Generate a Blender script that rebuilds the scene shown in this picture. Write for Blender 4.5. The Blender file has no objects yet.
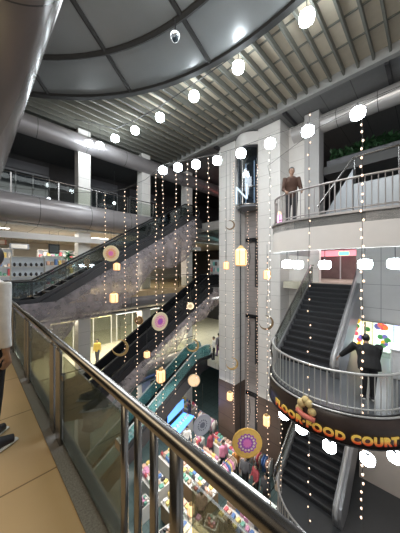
import bpy, bmesh, math, random
from mathutils import Vector, Matrix
PI = math.pi
random.seed(7)
SC = bpy.context.scene
COL = SC.collection

# ------------------------------------------------------------------ camera
cam_d = bpy.data.cameras.new('camera')
cam = bpy.data.objects.new('camera', cam_d)
COL.objects.link(cam)
cam.location = (0, 0, 1.6)
cam.rotation_euler = (PI/2, 0, -PI/4)
cam_d.sensor_fit = 'VERTICAL'
cam_d.sensor_height = 36
cam_d.lens = 230/533*36
cam_d.clip_start = 0.03
SC.camera = cam

# ------------------------------------------------------------------ world, large lights, exposure
w = bpy.data.worlds.new('world')
SC.world = w
w.use_nodes = True
w.node_tree.nodes['Background'].inputs[0].default_value = (0.95, 0.97, 1.0, 1)
w.node_tree.nodes['Background'].inputs[1].default_value = 0.34
SC.view_settings.view_transform = 'Standard'
SC.view_settings.look = 'None'
SC.view_settings.gamma = 1
SC.view_settings.exposure = 0.22

def area(loc, sx, sy, power, col=(1, 1, 1), rot=(0, 0, 0)):  # lamps without fixtures: room lighting and added fill
    d = bpy.data.lights.new('overhead_light', 'AREA')
    d.shape = 'RECTANGLE'; d.size = sx; d.size_y = sy
    d.energy = power; d.color = col
    o = bpy.data.objects.new('overhead_light', d)
    o.location = loc; o.rotation_euler = rot
    COL.objects.link(o)
    return o
LAMP = 34            # strength of the disc lamps
area((-1.2, 2.0, 3.5), 1.2, 6.0, 52, (1.0, 0.80, 0.52))         # warm soffit lights over the walkway
area((4.5, 5.2, 9.2), 5.5, 7.0, 480, (0.93, 0.97, 1.0))          # added soft overhead light standing in for the hanging lamps
area((6.0, 16.8, 3.55), 9.0, 3.5, 420, (1.0, 0.95, 0.86))         # left shop floor
area((9.0, 16.2, -1.45), 10.0, 3.5, 700, (1.0, 0.93, 0.72))      # storey below it
area((5.0, 17.0, -6.6), 8.0, 4.0, 300, (1.0, 0.95, 0.88))
area((10.4, 0.3, -0.62), 1.0, 2.4, 60, (0.92, 0.97, 1.0))        # lower food court shop
area((14.2, 3.3, 2.62), 3.0, 2.5, 70, (1.0, 0.80, 0.84))          # landing above the stair
area((17.0, 13.0, -1.2), 3.0, 5.0, 300, (0.92, 0.98, 1.0))
area((17.0, 13.0, 3.8), 3.0, 5.0, 60, (0.92, 0.98, 1.0))
area((8.4, 8.6, -5.6), 4.0, 4.0, 300, (1.0, 0.95, 0.88))         # over the market
area((10.5, 2.0, -2.75), 2.0, 2.5, 35, (1.0, 0.9, 0.8))
area((-1.6, 1.5, 7.6), 2.0, 7.0, 520, (1.0, 0.95, 0.88), (0, -1.15, 0.25))     # added unseen fill above the walkway, brightens tower and hanging discs
area((10.5, 1.0, 8.3), 1.6, 4.0, 30, (0.9, 0.96, 1.0))

# ------------------------------------------------------------------ materials
MATS = {}
def nt(name):
    m = bpy.data.materials.new(name); m.use_nodes = True
    return m, m.node_tree.nodes, m.node_tree.links, m.node_tree.nodes['Principled BSDF']
def M(name, col, rough=0.5, metal=0.0, var=0.10, scale=5.0, bump=0.0, spec=0.5, seam=None, seamcol=(0.02, 0.02, 0.02), grid=None, alpha=None, trans=0.0):
    """procedural surface: noise-varied colour, optional bump, seam lines every d metres along an axis (object coordinates)"""
    if name in MATS: return MATS[name]
    m, N, L, b = nt(name)
    b.inputs['Roughness'].default_value = rough
    b.inputs['Metallic'].default_value = metal
    b.inputs['Specular IOR Level'].default_value = spec
    if trans: b.inputs['Transmission Weight'].default_value = trans
    if alpha is not None: b.inputs['Alpha'].default_value = alpha
    tc = N.new('ShaderNodeTexCoord')
    no = N.new('ShaderNodeTexNoise'); no.inputs['Scale'].default_value = scale; no.inputs['Detail'].default_value = 4
    L.new(tc.outputs['Object'], no.inputs['Vector'])
    mx = N.new('ShaderNodeMix'); mx.data_type = 'RGBA'
    mx.inputs[6].default_value = tuple(max(0, c*(1-var)) for c in col)+(1,)
    mx.inputs[7].default_value = tuple(min(1, c*(1+var)) for c in col)+(1,)
    L.new(no.outputs['Fac'], mx.inputs[0])
    out = mx.outputs[2]
    if seam:
        sp = N.new('ShaderNodeSeparateXYZ'); L.new(tc.outputs['Object'], sp.inputs[0])
        for ax, d, wd in seam:
            dv = N.new('ShaderNodeMath'); dv.operation = 'DIVIDE'; dv.inputs[1].default_value = d
            L.new(sp.outputs[ax], dv.inputs[0])
            fr = N.new('ShaderNodeMath'); fr.operation = 'FRACT'; L.new(dv.outputs[0], fr.inputs[0])
            lt = N.new('ShaderNodeMath'); lt.operation = 'LESS_THAN'; lt.inputs[1].default_value = wd/d
            L.new(fr.outputs[0], lt.inputs[0])
            m2 = N.new('ShaderNodeMix'); m2.data_type = 'RGBA'
            L.new(lt.outputs[0], m2.inputs[0]); L.new(out, m2.inputs[6])
            m2.inputs[7].default_value = tuple(seamcol)+(1,)
            out = m2.outputs[2]
    L.new(out, b.inputs['Base Color'])
    if bump:
        bp = N.new('ShaderNodeBump'); bp.inputs['Strength'].default_value = bump
        L.new(no.outputs['Fac'], bp.inputs['Height']); L.new(bp.outputs[0], b.inputs['Normal'])
    MATS[name] = m
    return m
def E(name, col, strength, sample=True):
    if name in MATS: return MATS[name]
    m, N, L, b = nt(name)
    b.inputs['Base Color'].default_value = tuple(col)+(1,)
    b.inputs['Emission Color'].default_value = tuple(col)+(1,)
    b.inputs['Emission Strength'].default_value = strength
    if not sample: m.cycles.emission_sampling = 'NONE'
    MATS[name] = m
    return m
def GL(name, tint, amount, rough=0.03, veil=0.0, veilcol=(0.55, 0.5, 0.42)):
    """clear pane: mostly see-through, with a mirror sheen and a thin tint"""
    if name in MATS: return MATS[name]
    m, N, L, b = nt(name)
    N.remove(b)
    o = N['Material Output']
    t = N.new('ShaderNodeBsdfTransparent'); t.inputs[0].default_value = tuple(tint)+(1,)
    g = N.new('ShaderNodeBsdfGlossy'); g.inputs['Roughness'].default_value = rough; g.inputs[0].default_value = (0.9, 0.93, 0.95, 1)
    f = N.new('ShaderNodeFresnel'); f.inputs[0].default_value = 1.45
    a = N.new('ShaderNodeMath'); a.operation = 'MULTIPLY_ADD'; a.inputs[1].default_value = 0.45; a.inputs[2].default_value = amount
    L.new(f.outputs[0], a.inputs[0])
    s = N.new('ShaderNodeMixShader')
    L.new(a.outputs[0], s.inputs[0]); L.new(t.outputs[0], s.inputs[1]); L.new(g.outputs[0], s.inputs[2])
    last = s.outputs[0]
    if veil:
        d = N.new('ShaderNodeBsdfDiffuse'); d.inputs[0].default_value = tuple(veilcol)+(1,)
        s2 = N.new('ShaderNodeMixShader'); s2.inputs[0].default_value = veil
        L.new(last, s2.inputs[1]); L.new(d.outputs[0], s2.inputs[2]); last = s2.outputs[0]
    L.new(last, o.inputs[0])
    MATS[name] = m
    return m
def NET(name, col, cover):
    """fine mesh fabric: partly see-through cloth with crumples"""
    if name in MATS: return MATS[name]
    m, N, L, b = nt(name)
    N.remove(b)
    o = N['Material Output']
    tc = N.new('ShaderNodeTexCoord')
    no = N.new('ShaderNodeTexNoise'); no.inputs['Scale'].default_value = 3.0; no.inputs['Detail'].default_value = 5
    L.new(tc.outputs['Object'], no.inputs[0])
    t = N.new('ShaderNodeBsdfTransparent')
    d = N.new('ShaderNodeBsdfDiffuse'); d.inputs[0].default_value = tuple(col)+(1,)
    tl = N.new('ShaderNodeBsdfTranslucent'); tl.inputs[0].default_value = tuple(col)+(1,)
    m1 = N.new('ShaderNodeMixShader'); m1.inputs[0].default_value = 0.4
    L.new(d.outputs[0], m1.inputs[1]); L.new(tl.outputs[0], m1.inputs[2])
    a = N.new('ShaderNodeMath'); a.operation = 'MULTIPLY_ADD'; a.inputs[1].default_value = 1.1; a.inputs[2].default_value = cover-0.55
    L.new(no.outputs['Fac'], a.inputs[0])
    s = N.new('ShaderNodeMixShader')
    L.new(a.outputs[0], s.inputs[0]); L.new(t.outputs[0], s.inputs[1]); L.new(m1.outputs[0], s.inputs[2])
    L.new(s.outputs[0], o.inputs[0])
    MATS[name] = m
    return m

steel = M('brushed_steel', (0.31, 0.30, 0.29), 0.26, 1.0, 0.08, 30)
rail_grey = M('painted_rail', (0.42, 0.40, 0.39), 0.35, 0.3)
dark_metal = M('dark_metal', (0.05, 0.05, 0.055), 0.4, 0.4)
black_rub = M('black_rubber', (0.012, 0.012, 0.014), 0.45)
black_panel = M('black_panel', (0.015, 0.016, 0.018), 0.2)
white_tile = M('white_tile', (0.74, 0.715, 0.685), 0.35, seam=[(2, 0.75, 0.016)], seamcol=(0.42, 0.40, 0.38), var=0.05)
brown_clad = M('brown_cladding', (0.10, 0.07, 0.055), 0.35, seam=[(2, 0.9, 0.02)])
white_plaster = M('white_plaster', (0.74, 0.715, 0.69), 0.55, var=0.04)
grey_plaster = M('grey_plaster', (0.40, 0.39, 0.385), 0.6, var=0.06)
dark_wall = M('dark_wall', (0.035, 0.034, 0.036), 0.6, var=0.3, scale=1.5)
clad_x = M('aluminium_cladding_x', (0.30, 0.28, 0.285), 0.30, 0.35, 0.06, 2, seam=[(0, 2.4, 0.025)], seamcol=(0.05, 0.05, 0.05))
clad_y = M('aluminium_cladding_y', (0.17, 0.145, 0.14), 0.24, 0.35, 0.06, 2, seam=[(1, 2.4, 0.018)], seamcol=(0.05, 0.05, 0.05))
dome_grey = M('dome_panel', (0.175, 0.18, 0.182), 0.30, 0.15, 0.12, 1.2)
dome_rib = M('dome_rib', (0.016, 0.015, 0.014), 0.8)
beige_slat = M('beige_slat', (0.50, 0.43, 0.33), 0.55, var=0.10)
slat_dark = M('slat_blade', (0.15, 0.15, 0.13), 0.5)
soffit_grey = M('soffit_grey', (0.20, 0.20, 0.20), 0.6, seam=[(1, 1.2, 0.03)], seamcol=(0.09, 0.09, 0.09))
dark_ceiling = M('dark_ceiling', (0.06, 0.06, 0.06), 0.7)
white_ceiling = M('white_ceiling', (0.62, 0.61, 0.57), 0.7, seam=[(0, 1.2, 0.03), (1, 1.2, 0.03)], seamcol=(0.3, 0.3, 0.28))
tile_floor = M('tan_tile', (0.56, 0.41, 0.235), 0.30, seam=[(0, 1.05, 0.012), (1, 1.05, 0.014)], seamcol=(0.22, 0.15, 0.08), var=0.14, scale=1.6)
pale_floor = M('pale_tile', (0.60, 0.57, 0.46), 0.22, seam=[(0, 0.8, 0.015), (1, 0.8, 0.015)], seamcol=(0.3, 0.27, 0.2))
teal_floor = M('dark_teal_tile', (0.10, 0.15, 0.15), 0.2, seam=[(0, 0.8, 0.015), (1, 0.8, 0.015)], seamcol=(0.05, 0.07, 0.07))
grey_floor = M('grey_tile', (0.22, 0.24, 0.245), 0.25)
granite = M('speckled_granite', (0.20, 0.195, 0.19), 0.4, var=0.75, scale=90)
step_black = M('step_black', (0.020, 0.020, 0.023), 0.6, seam=[(1, 0.06, 0.012)], seamcol=(0.014, 0.014, 0.016))
step_nose = M('step_nosing', (0.050, 0.052, 0.057), 0.4)
parapet = M('parapet_panel', (0.26, 0.255, 0.26), 0.35, 0.25)
glass = GL('clear_glass', (0.86, 0.88, 0.85), 0.0)
rail_glass = GL('railing_glass', (0.64, 0.67, 0.62), 0.04, veil=0.05, veilcol=(0.36, 0.39, 0.35))
shaft_glass = GL('lift_glass', (0.60, 0.66, 0.72), 0.10)
net = NET('mesh_fabric', (0.45, 0.405, 0.42), 0.48)
net2 = NET('mesh_fabric_pale', (0.60, 0.53, 0.54), 0.42)
lamp_glow = E('lamp_glow', (0.86, 0.95, 1.0), LAMP)
lamp_ring = M('lamp_ring', (0.75, 0.80, 0.83), 0.4)
bulb_warm = E('bulb_warm', (1.0, 0.70, 0.50), 1.9, False)
bulb_dim = E('bulb_pale', (1.0, 0.88, 0.76), 1.8, False)
lantern_glow = E('lantern_paper', (1.0, 0.62, 0.32), 1.25, False)
wire_m = M('wire', (0.05, 0.045, 0.04), 0.6)
gold = M('gold_card', (0.62, 0.40, 0.16), 0.4, 0.3)
panel_light = E('light_panel', (1.0, 0.96, 0.88), 5.0)
spot_glow = E('spot_glow', (0.85, 0.93, 1.0), 4.0)

# ------------------------------------------------------------------ mesh helpers
class MB:
    """collects shapes into one bmesh; build() links them as one object"""
    def __init__(s): s.bm = bmesh.new()
    def quad(s, pts):
        s.bm.faces.new([s.bm.verts.new(p) for p in pts]); return s
    def box(s, c, size, rz=0, ry=0, bev=0):
        r = bmesh.ops.create_cube(s.bm, size=1)
        m = Matrix.Translation(c) @ Matrix.Rotation(rz, 4, 'Z') @ Matrix.Rotation(ry, 4, 'Y') @ Matrix.Diagonal((*size, 1))
        bmesh.ops.transform(s.bm, matrix=m, verts=r['verts'])
        if bev:
            ed = {e for v in r['verts'] for e in v.link_edges}
            bmesh.ops.bevel(s.bm, geom=list(ed), offset=bev, segments=2, affect='EDGES', profile=0.5)
        return s
    def b2(s, a, b, bev=0):
        return s.box([(a[i]+b[i])/2 for i in range(3)], [abs(b[i]-a[i]) for i in range(3)], bev=bev)
    def sph(s, c, r, seg=12, rings=8, sc=(1, 1, 1)):
        q = bmesh.ops.create_uvsphere(s.bm, u_segments=seg, v_segments=rings, radius=r)
        bmesh.ops.transform(s.bm, matrix=Matrix.Translation(c) @ Matrix.Diagonal((*sc, 1)), verts=q['verts'])
        return s
    def tube(s, pts, r, n=8, cap=True, flat=None):
        """round bar along a polyline; r is one radius or a list; flat=(a,b) scales the section"""
        pts = [Vector(p) for p in pts]; k = len(pts)
        rs = r if isinstance(r, (list, tuple)) else [r]*k
        rings = []
        t0 = (pts[1]-pts[0]).normalized()
        up = Vector((0, 0, 1)) if abs(t0.z) < 0.9 else Vector((1, 0, 0))
        nrm = (up - t0*up.dot(t0)).normalized()
        for i, p in enumerate(pts):
            a = pts[max(i-1, 0)]; b = pts[min(i+1, k-1)]
            t = (b-a)
            if t.length < 1e-9: t = t0
            t = t.normalized()
            nrm = nrm - t*nrm.dot(t)
            nrm = nrm.normalized() if nrm.length > 1e-6 else t.orthogonal().normalized()
            bi = t.cross(nrm)
            fa, fb = flat if flat else (1, 1)
            rings.append([s.bm.verts.new(p + nrm*(math.cos(2*PI*j/n)*rs[i]*fa) + bi*(math.sin(2*PI*j/n)*rs[i]*fb)) for j in range(n)])
        for i in range(k-1):
            for j in range(n):
                s.bm.faces.new((rings[i][j], rings[i][(j+1) % n], rings[i+1][(j+1) % n], rings[i+1][j]))
        if cap:
            s.bm.faces.new(list(reversed(rings[0]))); s.bm.faces.new(rings[-1])
        return s
    def lathe(s, prof, c=(0, 0, 0), n=20, axis='Z', hollow=False):
        """profile of (radius, height) pairs turned about an axis"""
        rings = []
        for (r, h) in prof:
            ring = []
            for j in range(n):
                a = 2*PI*j/n
                v = (r*math.cos(a), r*math.sin(a), h)
                if axis == 'X': v = (h, v[0], v[1])
                if axis == 'Y': v = (v[0], h, v[1])
                ring.append(s.bm.verts.new((v[0]+c[0], v[1]+c[1], v[2]+c[2])))
            rings.append(ring)
        for i in range(len(rings)-1):
            for j in range(n):
                s.bm.faces.new((rings[i][j], rings[i][(j+1) % n], rings[i+1][(j+1) % n], rings[i+1][j]))
        if hollow:
            for j in range(n): s.bm.faces.new((rings[-1][j], rings[-1][(j+1) % n], rings[0][(j+1) % n], rings[0][j]))
            return s
        s.bm.faces.new(list(reversed(rings[0]))); s.bm.faces.new(rings[-1])
        return s
    def prism(s, poly, z0, z1):
        """horizontal outline extruded from z0 to z1"""
        lo = [s.bm.verts.new((p[0], p[1], z0)) for p in poly]; hi = [s.bm.verts.new((p[0], p[1], z1)) for p in poly]
        n = len(poly)
        s.bm.faces.new(list(reversed(lo))); s.bm.faces.new(hi)
        for i in range(n): s.bm.faces.new((lo[i], lo[(i+1) % n], hi[(i+1) % n], hi[i]))
        return s
    def prismy(s, poly, y0, y1):
        """outline in X,Z extruded along Y"""
        a = [s.bm.verts.new((p[0], y0, p[1])) for p in poly]; b = [s.bm.verts.new((p[0], y1, p[1])) for p in poly]
        n = len(poly)
        s.bm.faces.new(a); s.bm.faces.new(list(reversed(b)))
        for i in range(n): s.bm.faces.new((a[(i+1) % n], a[i], b[i], b[(i+1) % n]))
        return s
    def strip(s, pts, z0, z1, t=0.0):
        """vertical band along a plan polyline, thickness t"""
        n = len(pts)
        if not t:
            lo = [s.bm.verts.new((p[0], p[1], z0)) for p in pts]; hi = [s.bm.verts.new((p[0], p[1], z1)) for p in pts]
            for i in range(n-1): s.bm.faces.new((lo[i], lo[i+1], hi[i+1], hi[i]))
            return s
        off = []
        for i in range(n):
            a = Vector(pts[max(i-1, 0)][:2]); b = Vector(pts[min(i+1, n-1)][:2])
            d = (b-a).normalized(); off.append((pts[i][0]-d.y*t, pts[i][1]+d.x*t))
        return s.prism(list(pts)+off[::-1], z0, z1)
    def build(s, name, mat, parent=None, smooth=False, loc=None, label=None):
        bmesh.ops.recalc_face_normals(s.bm, faces=s.bm.faces)
        me = bpy.data.meshes.new(name); s.bm.to_mesh(me); s.bm.free()
        for mm in (mat if isinstance(mat, (list, tuple)) else [mat]): me.materials.append(mm)
        if smooth:
            for p in me.polygons: p.use_smooth = True
        o = bpy.data.objects.new(name, me); COL.objects.link(o)
        if parent: o.parent = parent
        if loc: o.location = loc
        if label: o['label'] = label
        return o
def smooth_by_angle(o, ang=0.6):
    for p in o.data.polygons: p.use_smooth = True
    bm = bmesh.new(); bm.from_mesh(o.data)
    for e in bm.edges:
        if len(e.link_faces) == 2 and e.calc_face_angle(0) > ang: e.smooth = False
    bm.to_mesh(o.data); bm.free()
    return o
def struct(o): o['kind'] = 'structure'; return o
def tag(o, label, cat, group=None, kind=None):
    o['label'] = label; o['category'] = cat
    if group: o['group'] = group
    if kind: o['kind'] = kind
    return o
def thing(name, label, cat, loc=(0, 0, 0), rz=0, group=None):
    o = bpy.data.objects.new(name, None); COL.objects.link(o)
    o.empty_display_size = 0.2
    o.location = loc; o.rotation_euler = (0, 0, rz)
    return tag(o, label, cat, group)
def dup(root, loc, rz=None, label=None, group=None, sc=None):
    def cp(o, par):
        c = o.copy(); COL.objects.link(c)
        if par: c.parent = par
        for ch in o.children: cp(ch, c)
        return c
    r = cp(root, None)
    r.location = loc
    if rz is not None: r.rotation_euler = (0, 0, rz)
    if label: r['label'] = label
    if group: r['group'] = group
    if sc: r.scale = sc
    return r
def arc(cx, cy, r, a0, a1, n):
    return [(cx+r*math.cos(math.radians(a0+(a1-a0)*i/n)), cy+r*math.sin(math.radians(a0+(a1-a0)*i/n))) for i in range(n+1)]
def half_tube(axis, p, z, r, a, b, mat, name, n=20):
    """rounded cladding band: a half-cylinder bulging into the atrium, flat at the back"""
    mb = MB()
    prof = [(math.sin(PI*i/n)*r, -math.cos(PI*i/n)*r) for i in range(n+1)]
    prof = [(0, -r)] + prof[1:-1] + [(0, r)]
    rows = []
    for t in (a, b):
        row = []
        for (o, h) in prof:
            row.append(mb.bm.verts.new((t, p-o, z+h) if axis == 'X' else ((p+o, t, z+h) if axis == 'Y' else (p-o, t, z+h))))
        rows.append(row)
    for i in range(len(prof)-1): mb.bm.faces.new((rows[0][i], rows[0][i+1], rows[1][i+1], rows[1][i]))
    mb.bm.faces.new((rows[0][0], rows[1][0], rows[1][-1], rows[0][-1]))
    mb.bm.faces.new(rows[0]); mb.bm.faces.new(rows[1][::-1])
    o = mb.build(name, mat)
    smooth_by_angle(o)
    return struct(o)

# ================================================================== SETTING
# our walkway, granite kerb
struct(MB().b2((-4, -5, -0.35), (0.49, 13.4, 0)).build('floor', tile_floor))
struct(MB().b2((0.49, -5, -0.9), (0.68, 11.4, 0.012)).build('trim_1', granite))
struct(MB().b2((0.585, 1.12, 0.013), (0.64, 11.4, 0.045)).build('trim_2', dark_metal))
# storeys of the left wing
for lv in (5.0, 0.0, -5.0):
    fm = tile_floor if lv == 0 else pale_floor
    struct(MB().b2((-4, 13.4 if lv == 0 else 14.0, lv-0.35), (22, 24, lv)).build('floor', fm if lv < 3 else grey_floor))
for i, lv in enumerate((4.4, -0.62, -5.62)):
    half_tube('X', 13.95, lv, 0.68 if lv > 0 else 0.60, -4 if lv < 3 else -1, 22, clad_x, 'trim_%d' % (3+i))
half_tube('X', 14.4, 8.75, 0.52, -4, 22, clad_x, 'trim_6')
# rounded cladding of the gallery above our walkway and its slab
half_tube('Y', -0.03, 4.4, 0.70, -6, 14.0, clad_y, 'trim_7', 32)
struct(MB().b2((-4, -6, 3.72), (-0.03, 14, 4.1)).build('ceiling', white_ceiling))
# roof: beige slatted ceiling around a large round recess
CX, CY, CR = -4.2, 3.7, 11.2
mb = MB(); n = 60
ringv = arc(CX, CY, CR, -62, 88, n)
outer = []
for (x, y) in ringv:
    dx, dy = x-CX, y-CY
    outer.append((11.2, max(min(y + dy*0.3, 26), -10)) if False else (CX+dx*1.0, y))
poly = ringv + [(CX, 26), (11.2, 26), (11.2, -8)]
mb.prism([(p[0], p[1]) for p in poly], 9.85, 10.1)
struct(mb.build('ceiling', beige_slat))
blades = MB()
y = -5.0
while y < 22:
    dy = y-CY
    x0 = CX + math.sqrt(max(CR*CR-dy*dy, 0)) + 0.04 if abs(dy) < CR else -3
    if x0 < 11: blades.b2((x0, y, 9.58), (11.15, y+0.07, 9.85))
    y += 0.50
for xr in (7.6, 8.7, 9.8): blades.b2((xr, -5, 9.80), (xr+0.05, 22, 9.86))
struct(blades.build('ceiling', slat_dark))
# recess: round panelled disc, its rim, concentric and radial ribs
disc = MB(); rows = []
for k, rr in enumerate((0.0, 3.0, 5.4, 7.4, 9.3, CR)):
    zz = 9.62 + 0.45*(1-(rr/CR)**2)
    rows.append([disc.bm.verts.new((CX+rr*math.cos(2*PI*j/72), CY+rr*math.sin(2*PI*j/72), zz)) for j in range(72)] if rr else [disc.bm.verts.new((CX, CY, zz))])
for j in range(72): disc.bm.faces.new((rows[0][0], rows[1][j], rows[1][(j+1) % 72]))
for k in range(1, 5):
    for j in range(72): disc.bm.faces.new((rows[k][j], rows[k+1][j], rows[k+1][(j+1) % 72], rows[k][(j+1) % 72]))
struct(disc.build('ceiling', dome_grey, smooth=True))
ribs = MB()
for rr in (9.3, 7.4, 5.4):
    zz = 9.60 + 0.45*(1-(rr/CR)**2)
    ribs.tube([(p[0], p[1], zz) for p in arc(CX, CY, rr, -90, 270, 96)], 0.11, 6, cap=False)
for a in range(-8, 18):
    an = math.radians(12.5+20*a)
    ribs.tube([(CX+r*math.cos(an), CY+r*math.sin(an), 9.60+0.45*(1-(r/CR)**2)) for r in (1, 4, 7.4, 9.3, CR)], 0.085, 6)
struct(ribs.build('trim_8', dome_rib))
rim = MB(); rows = []
for (rr, zz) in ((CR-0.12, 9.63), (CR-0.12, 9.50), (CR+0.10, 9.50), (CR+0.10, 9.86)):
    rows.append([rim.bm.verts.new((CX+rr*math.cos(2*PI*j/120), CY+rr*math.sin(2*PI*j/120), zz)) for j in range(120)])
for k in range(3):
    for j in range(120): rim.bm.faces.new((rows[k][j], rows[k+1][j], rows[k+1][(j+1) % 120], rows[k][(j+1) % 120]))
struct(rim.build('trim_9', dome_rib))
# flat soffit beyond the slats, its edge beam, short dark beams and the round cladding in front of the top gallery
struct(MB().b2((11.2, -8, 9.55), (22, 26, 9.9)).build('ceiling', soffit_grey))
struct(MB().b2((11.05, -8, 9.45), (11.3, 22, 9.95)).build('trim_10', M('edge_beam', (0.30, 0.30, 0.29), 0.5)))
bm_ = MB()
for y in (1.1, 5.2, 9.9): bm_.b2((11.3, y, 9.35), (14.2, y+0.14, 9.55))
struct(bm_.build('trim_11', dark_metal))
half_tube('-Y', 12.9, 8.95, 0.45, -8, 5.4, M('aluminium_cladding_r', (0.50, 0.48, 0.47), 0.3, 0.35, 0.06, 2, seam=[(1, 1.6, 0.025)]), 'trim_12')
# back walls
struct(MB().b2((-4, 24, -10), (22, 24.3, 10)).build('wall_back', M('shop_wall', (0.50, 0.48, 0.43), 0.6, var=0.2, scale=0.8)))
struct(MB().b2((21.7, -8, -10), (22, 24, 10)).build('wall_right', dark_wall))
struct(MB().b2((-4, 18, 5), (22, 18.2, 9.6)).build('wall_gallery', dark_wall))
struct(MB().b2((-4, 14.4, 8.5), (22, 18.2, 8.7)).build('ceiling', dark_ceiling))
struct(MB().b2((-4, 14, 3.62), (22, 24, 3.72)).build('ceiling', white_ceiling))
struct(MB().b2((-4, 14, -1.42), (22, 24, -1.32)).build('ceiling', white_ceiling))
struct(MB().b2((-4, 14, -6.5), (22, 24, -6.4)).build('ceiling', white_ceiling))
struct(MB().b2((-4.2, -6, -10.3), (-4, 24, 10)).build('wall_left', dark_wall))
struct(MB().b2((0.3, -6, -10.3), (0.5, 13.4, -0.4)).build('wall_near', grey_plaster))
# ground floor of the atrium
struct(MB().b2((-4, -8, -10.3), (22, 24, -10)).build('floor', teal_floor))
# wing behind the lift tower
for lv in (5.0, 0.0, -5.0):
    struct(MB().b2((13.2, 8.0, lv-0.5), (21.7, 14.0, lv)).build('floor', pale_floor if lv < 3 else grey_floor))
    struct(MB().b2((13.05, 8.0, lv-0.62), (13.3, 14.0, lv+0.02)).build('trim_13', M('slab_edge', (0.30, 0.29, 0.28), 0.4)))
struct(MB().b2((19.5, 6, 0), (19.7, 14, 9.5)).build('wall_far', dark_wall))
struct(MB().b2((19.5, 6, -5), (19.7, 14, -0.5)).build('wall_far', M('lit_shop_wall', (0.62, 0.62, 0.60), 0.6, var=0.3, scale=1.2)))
struct(MB().b2((11.9, 10.15, -5.4), (13.2, 11.15, -5)).build('floor', pale_floor))
# columns
def column(x, y, z0, z1, s=0.68, mat=white_tile):
    c = MB().b2((x-s/2, y-s/2, z0), (x+s/2, y+s/2, z1), bev=0.02).build('column', mat)
    return struct(c)
for x in (0.6, 4.75, 8.9, 13.05):
    for (a, b) in ((5, 9.6), (0, 3.7), (-5, -1.3), (-10, -6.4)): column(x, 14.65, a, b)
column(12.75, 4.30, 3.0, 9.5, 0.72, grey_plaster)

# ================================================================== LIFT TOWER
TX = 11.8
for (y0, y1) in ((5.7, 7.05), (8.7, 10.0)):
    struct(MB().b2((TX, y0, -5.9), (13.2, y1, 9.55), bev=0.02).build('column', white_tile))
    struct(MB().b2((TX-0.03, y0-0.03, -10), (13.23, y1+0.03, -5.9), bev=0.02).build('column', brown_clad))
struct(MB().b2((12.9, 7.05, -10), (13.2, 8.7, 9.55)).build('wall_shaft', M('shaft_wall', (0.33, 0.30, 0.29), 0.6, var=0.15, scale=2, seam=[(2, 0.35, 0.015)], seamcol=(0.2, 0.18, 0.18))))
bow = [(TX+0.10 - 0.50*math.sin(PI*i/16), 7.05+1.65*i/16) for i in range(17)]
struct(MB().strip(bow, 8.75, 9.5, -0.06).build('trim_14', white_plaster))
lift = thing('glass_lift', 'glass fronted lift high in its shaft between the two white tiled piers', 'lift', (12.2, 7.875, 5.15))
bowl = [(-0.30-0.45*math.sin(PI*i/12), -0.72+1.44*i/12) for i in range(13)]
MB().strip(bowl, 0.12, 3.5, -0.02).build('glass_front', shaft_glass, lift)
MB().prism(bowl+[(0.55, 0.72), (0.55, -0.72)], 0.0, 0.12).build('car_floor', M('lift_floor', (0.15, 0.16, 0.18), 0.4), lift)
MB().prism(bowl+[(0.55, 0.72), (0.55, -0.72)], 3.45, 3.6).build('car_roof', dark_metal, lift)
MB().b2((0.5, -0.72, 0.12), (0.56, 0.72, 3.45)).build('back_wall', M('lift_wall', (0.05, 0.06, 0.075), 0.3), lift)
fr = MB()
for i in (0, 6, 12): fr.tube([(bowl[i][0], bowl[i][1], 0.1), (bowl[i][0], bowl[i][1], 3.5)], 0.035, 6)
fr.tube([(p[0], p[1], 1.15) for p in bowl], 0.035, 6); fr.tube([(p[0], p[1], 0.14) for p in bowl], 0.05, 6)
fr.build('frame', steel, lift)
whitelet = E('lit_lettering', (0.72, 0.85, 0.95), 0.45, False)
lt = MB()
for (a, b) in (((-0.45, 0.25), (-0.45, 1.25)), ((-0.45, 1.25), (0.30, 0.42)), ((0.30, 0.42), (0.30, 1.28))):
    lt.tube([(-0.82+0.2*abs(a[0]), -a[0], a[1]), (-0.82+0.2*abs(b[0]), -b[0], b[1])], 0.055, 6)
lt.build('lettering', whitelet, lift)
for sy in (-0.3, 0.3): MB().tube([(0.05, sy, 0.3), (0.05, sy, 2.9)], 0.03, 6).build('tube_lamp', E('lift_tube', (0.7, 0.85, 1.0), 0.7), lift)
# rails, landing doors and cross bars inside the shaft
for y in (7.10, 8.65):
    tag(MB().tube([(12.35, y, -9.9), (12.35, y, 9.4)], 0.035, 6).build('guide_rail', dark_metal),
        'dark steel guide rail on the %s side of the lift shaft' % ('stair' if y < 8 else 'escalator'), 'rail', 'guide rails of the lift')
for k, z in enumerate((-9.6, -4.6, 0.3)):
    d = thing('landing_door', ('lowest', 'middle', 'topmost')[k]+' dark landing door in the open lift shaft below the glass car', 'door', (12.86, 7.45, z), 0, 'landing doors in the lift shaft')
    MB().b2((-0.06, -0.32, 0), (0, 0.42, 2.9)).build('door_panel', dark_metal, d)
    MB().b2((-0.16, -0.36, 2.9), (0, 1.05, 3.12)).build('header', black_panel, d)
    MB().tube([(-0.2, 0.75, 2.7), (-0.24, 0.65, 1.9), (-0.2, 0.85, 1.0)], 0.02, 6).build('cable_loop', black_rub, d)

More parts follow.
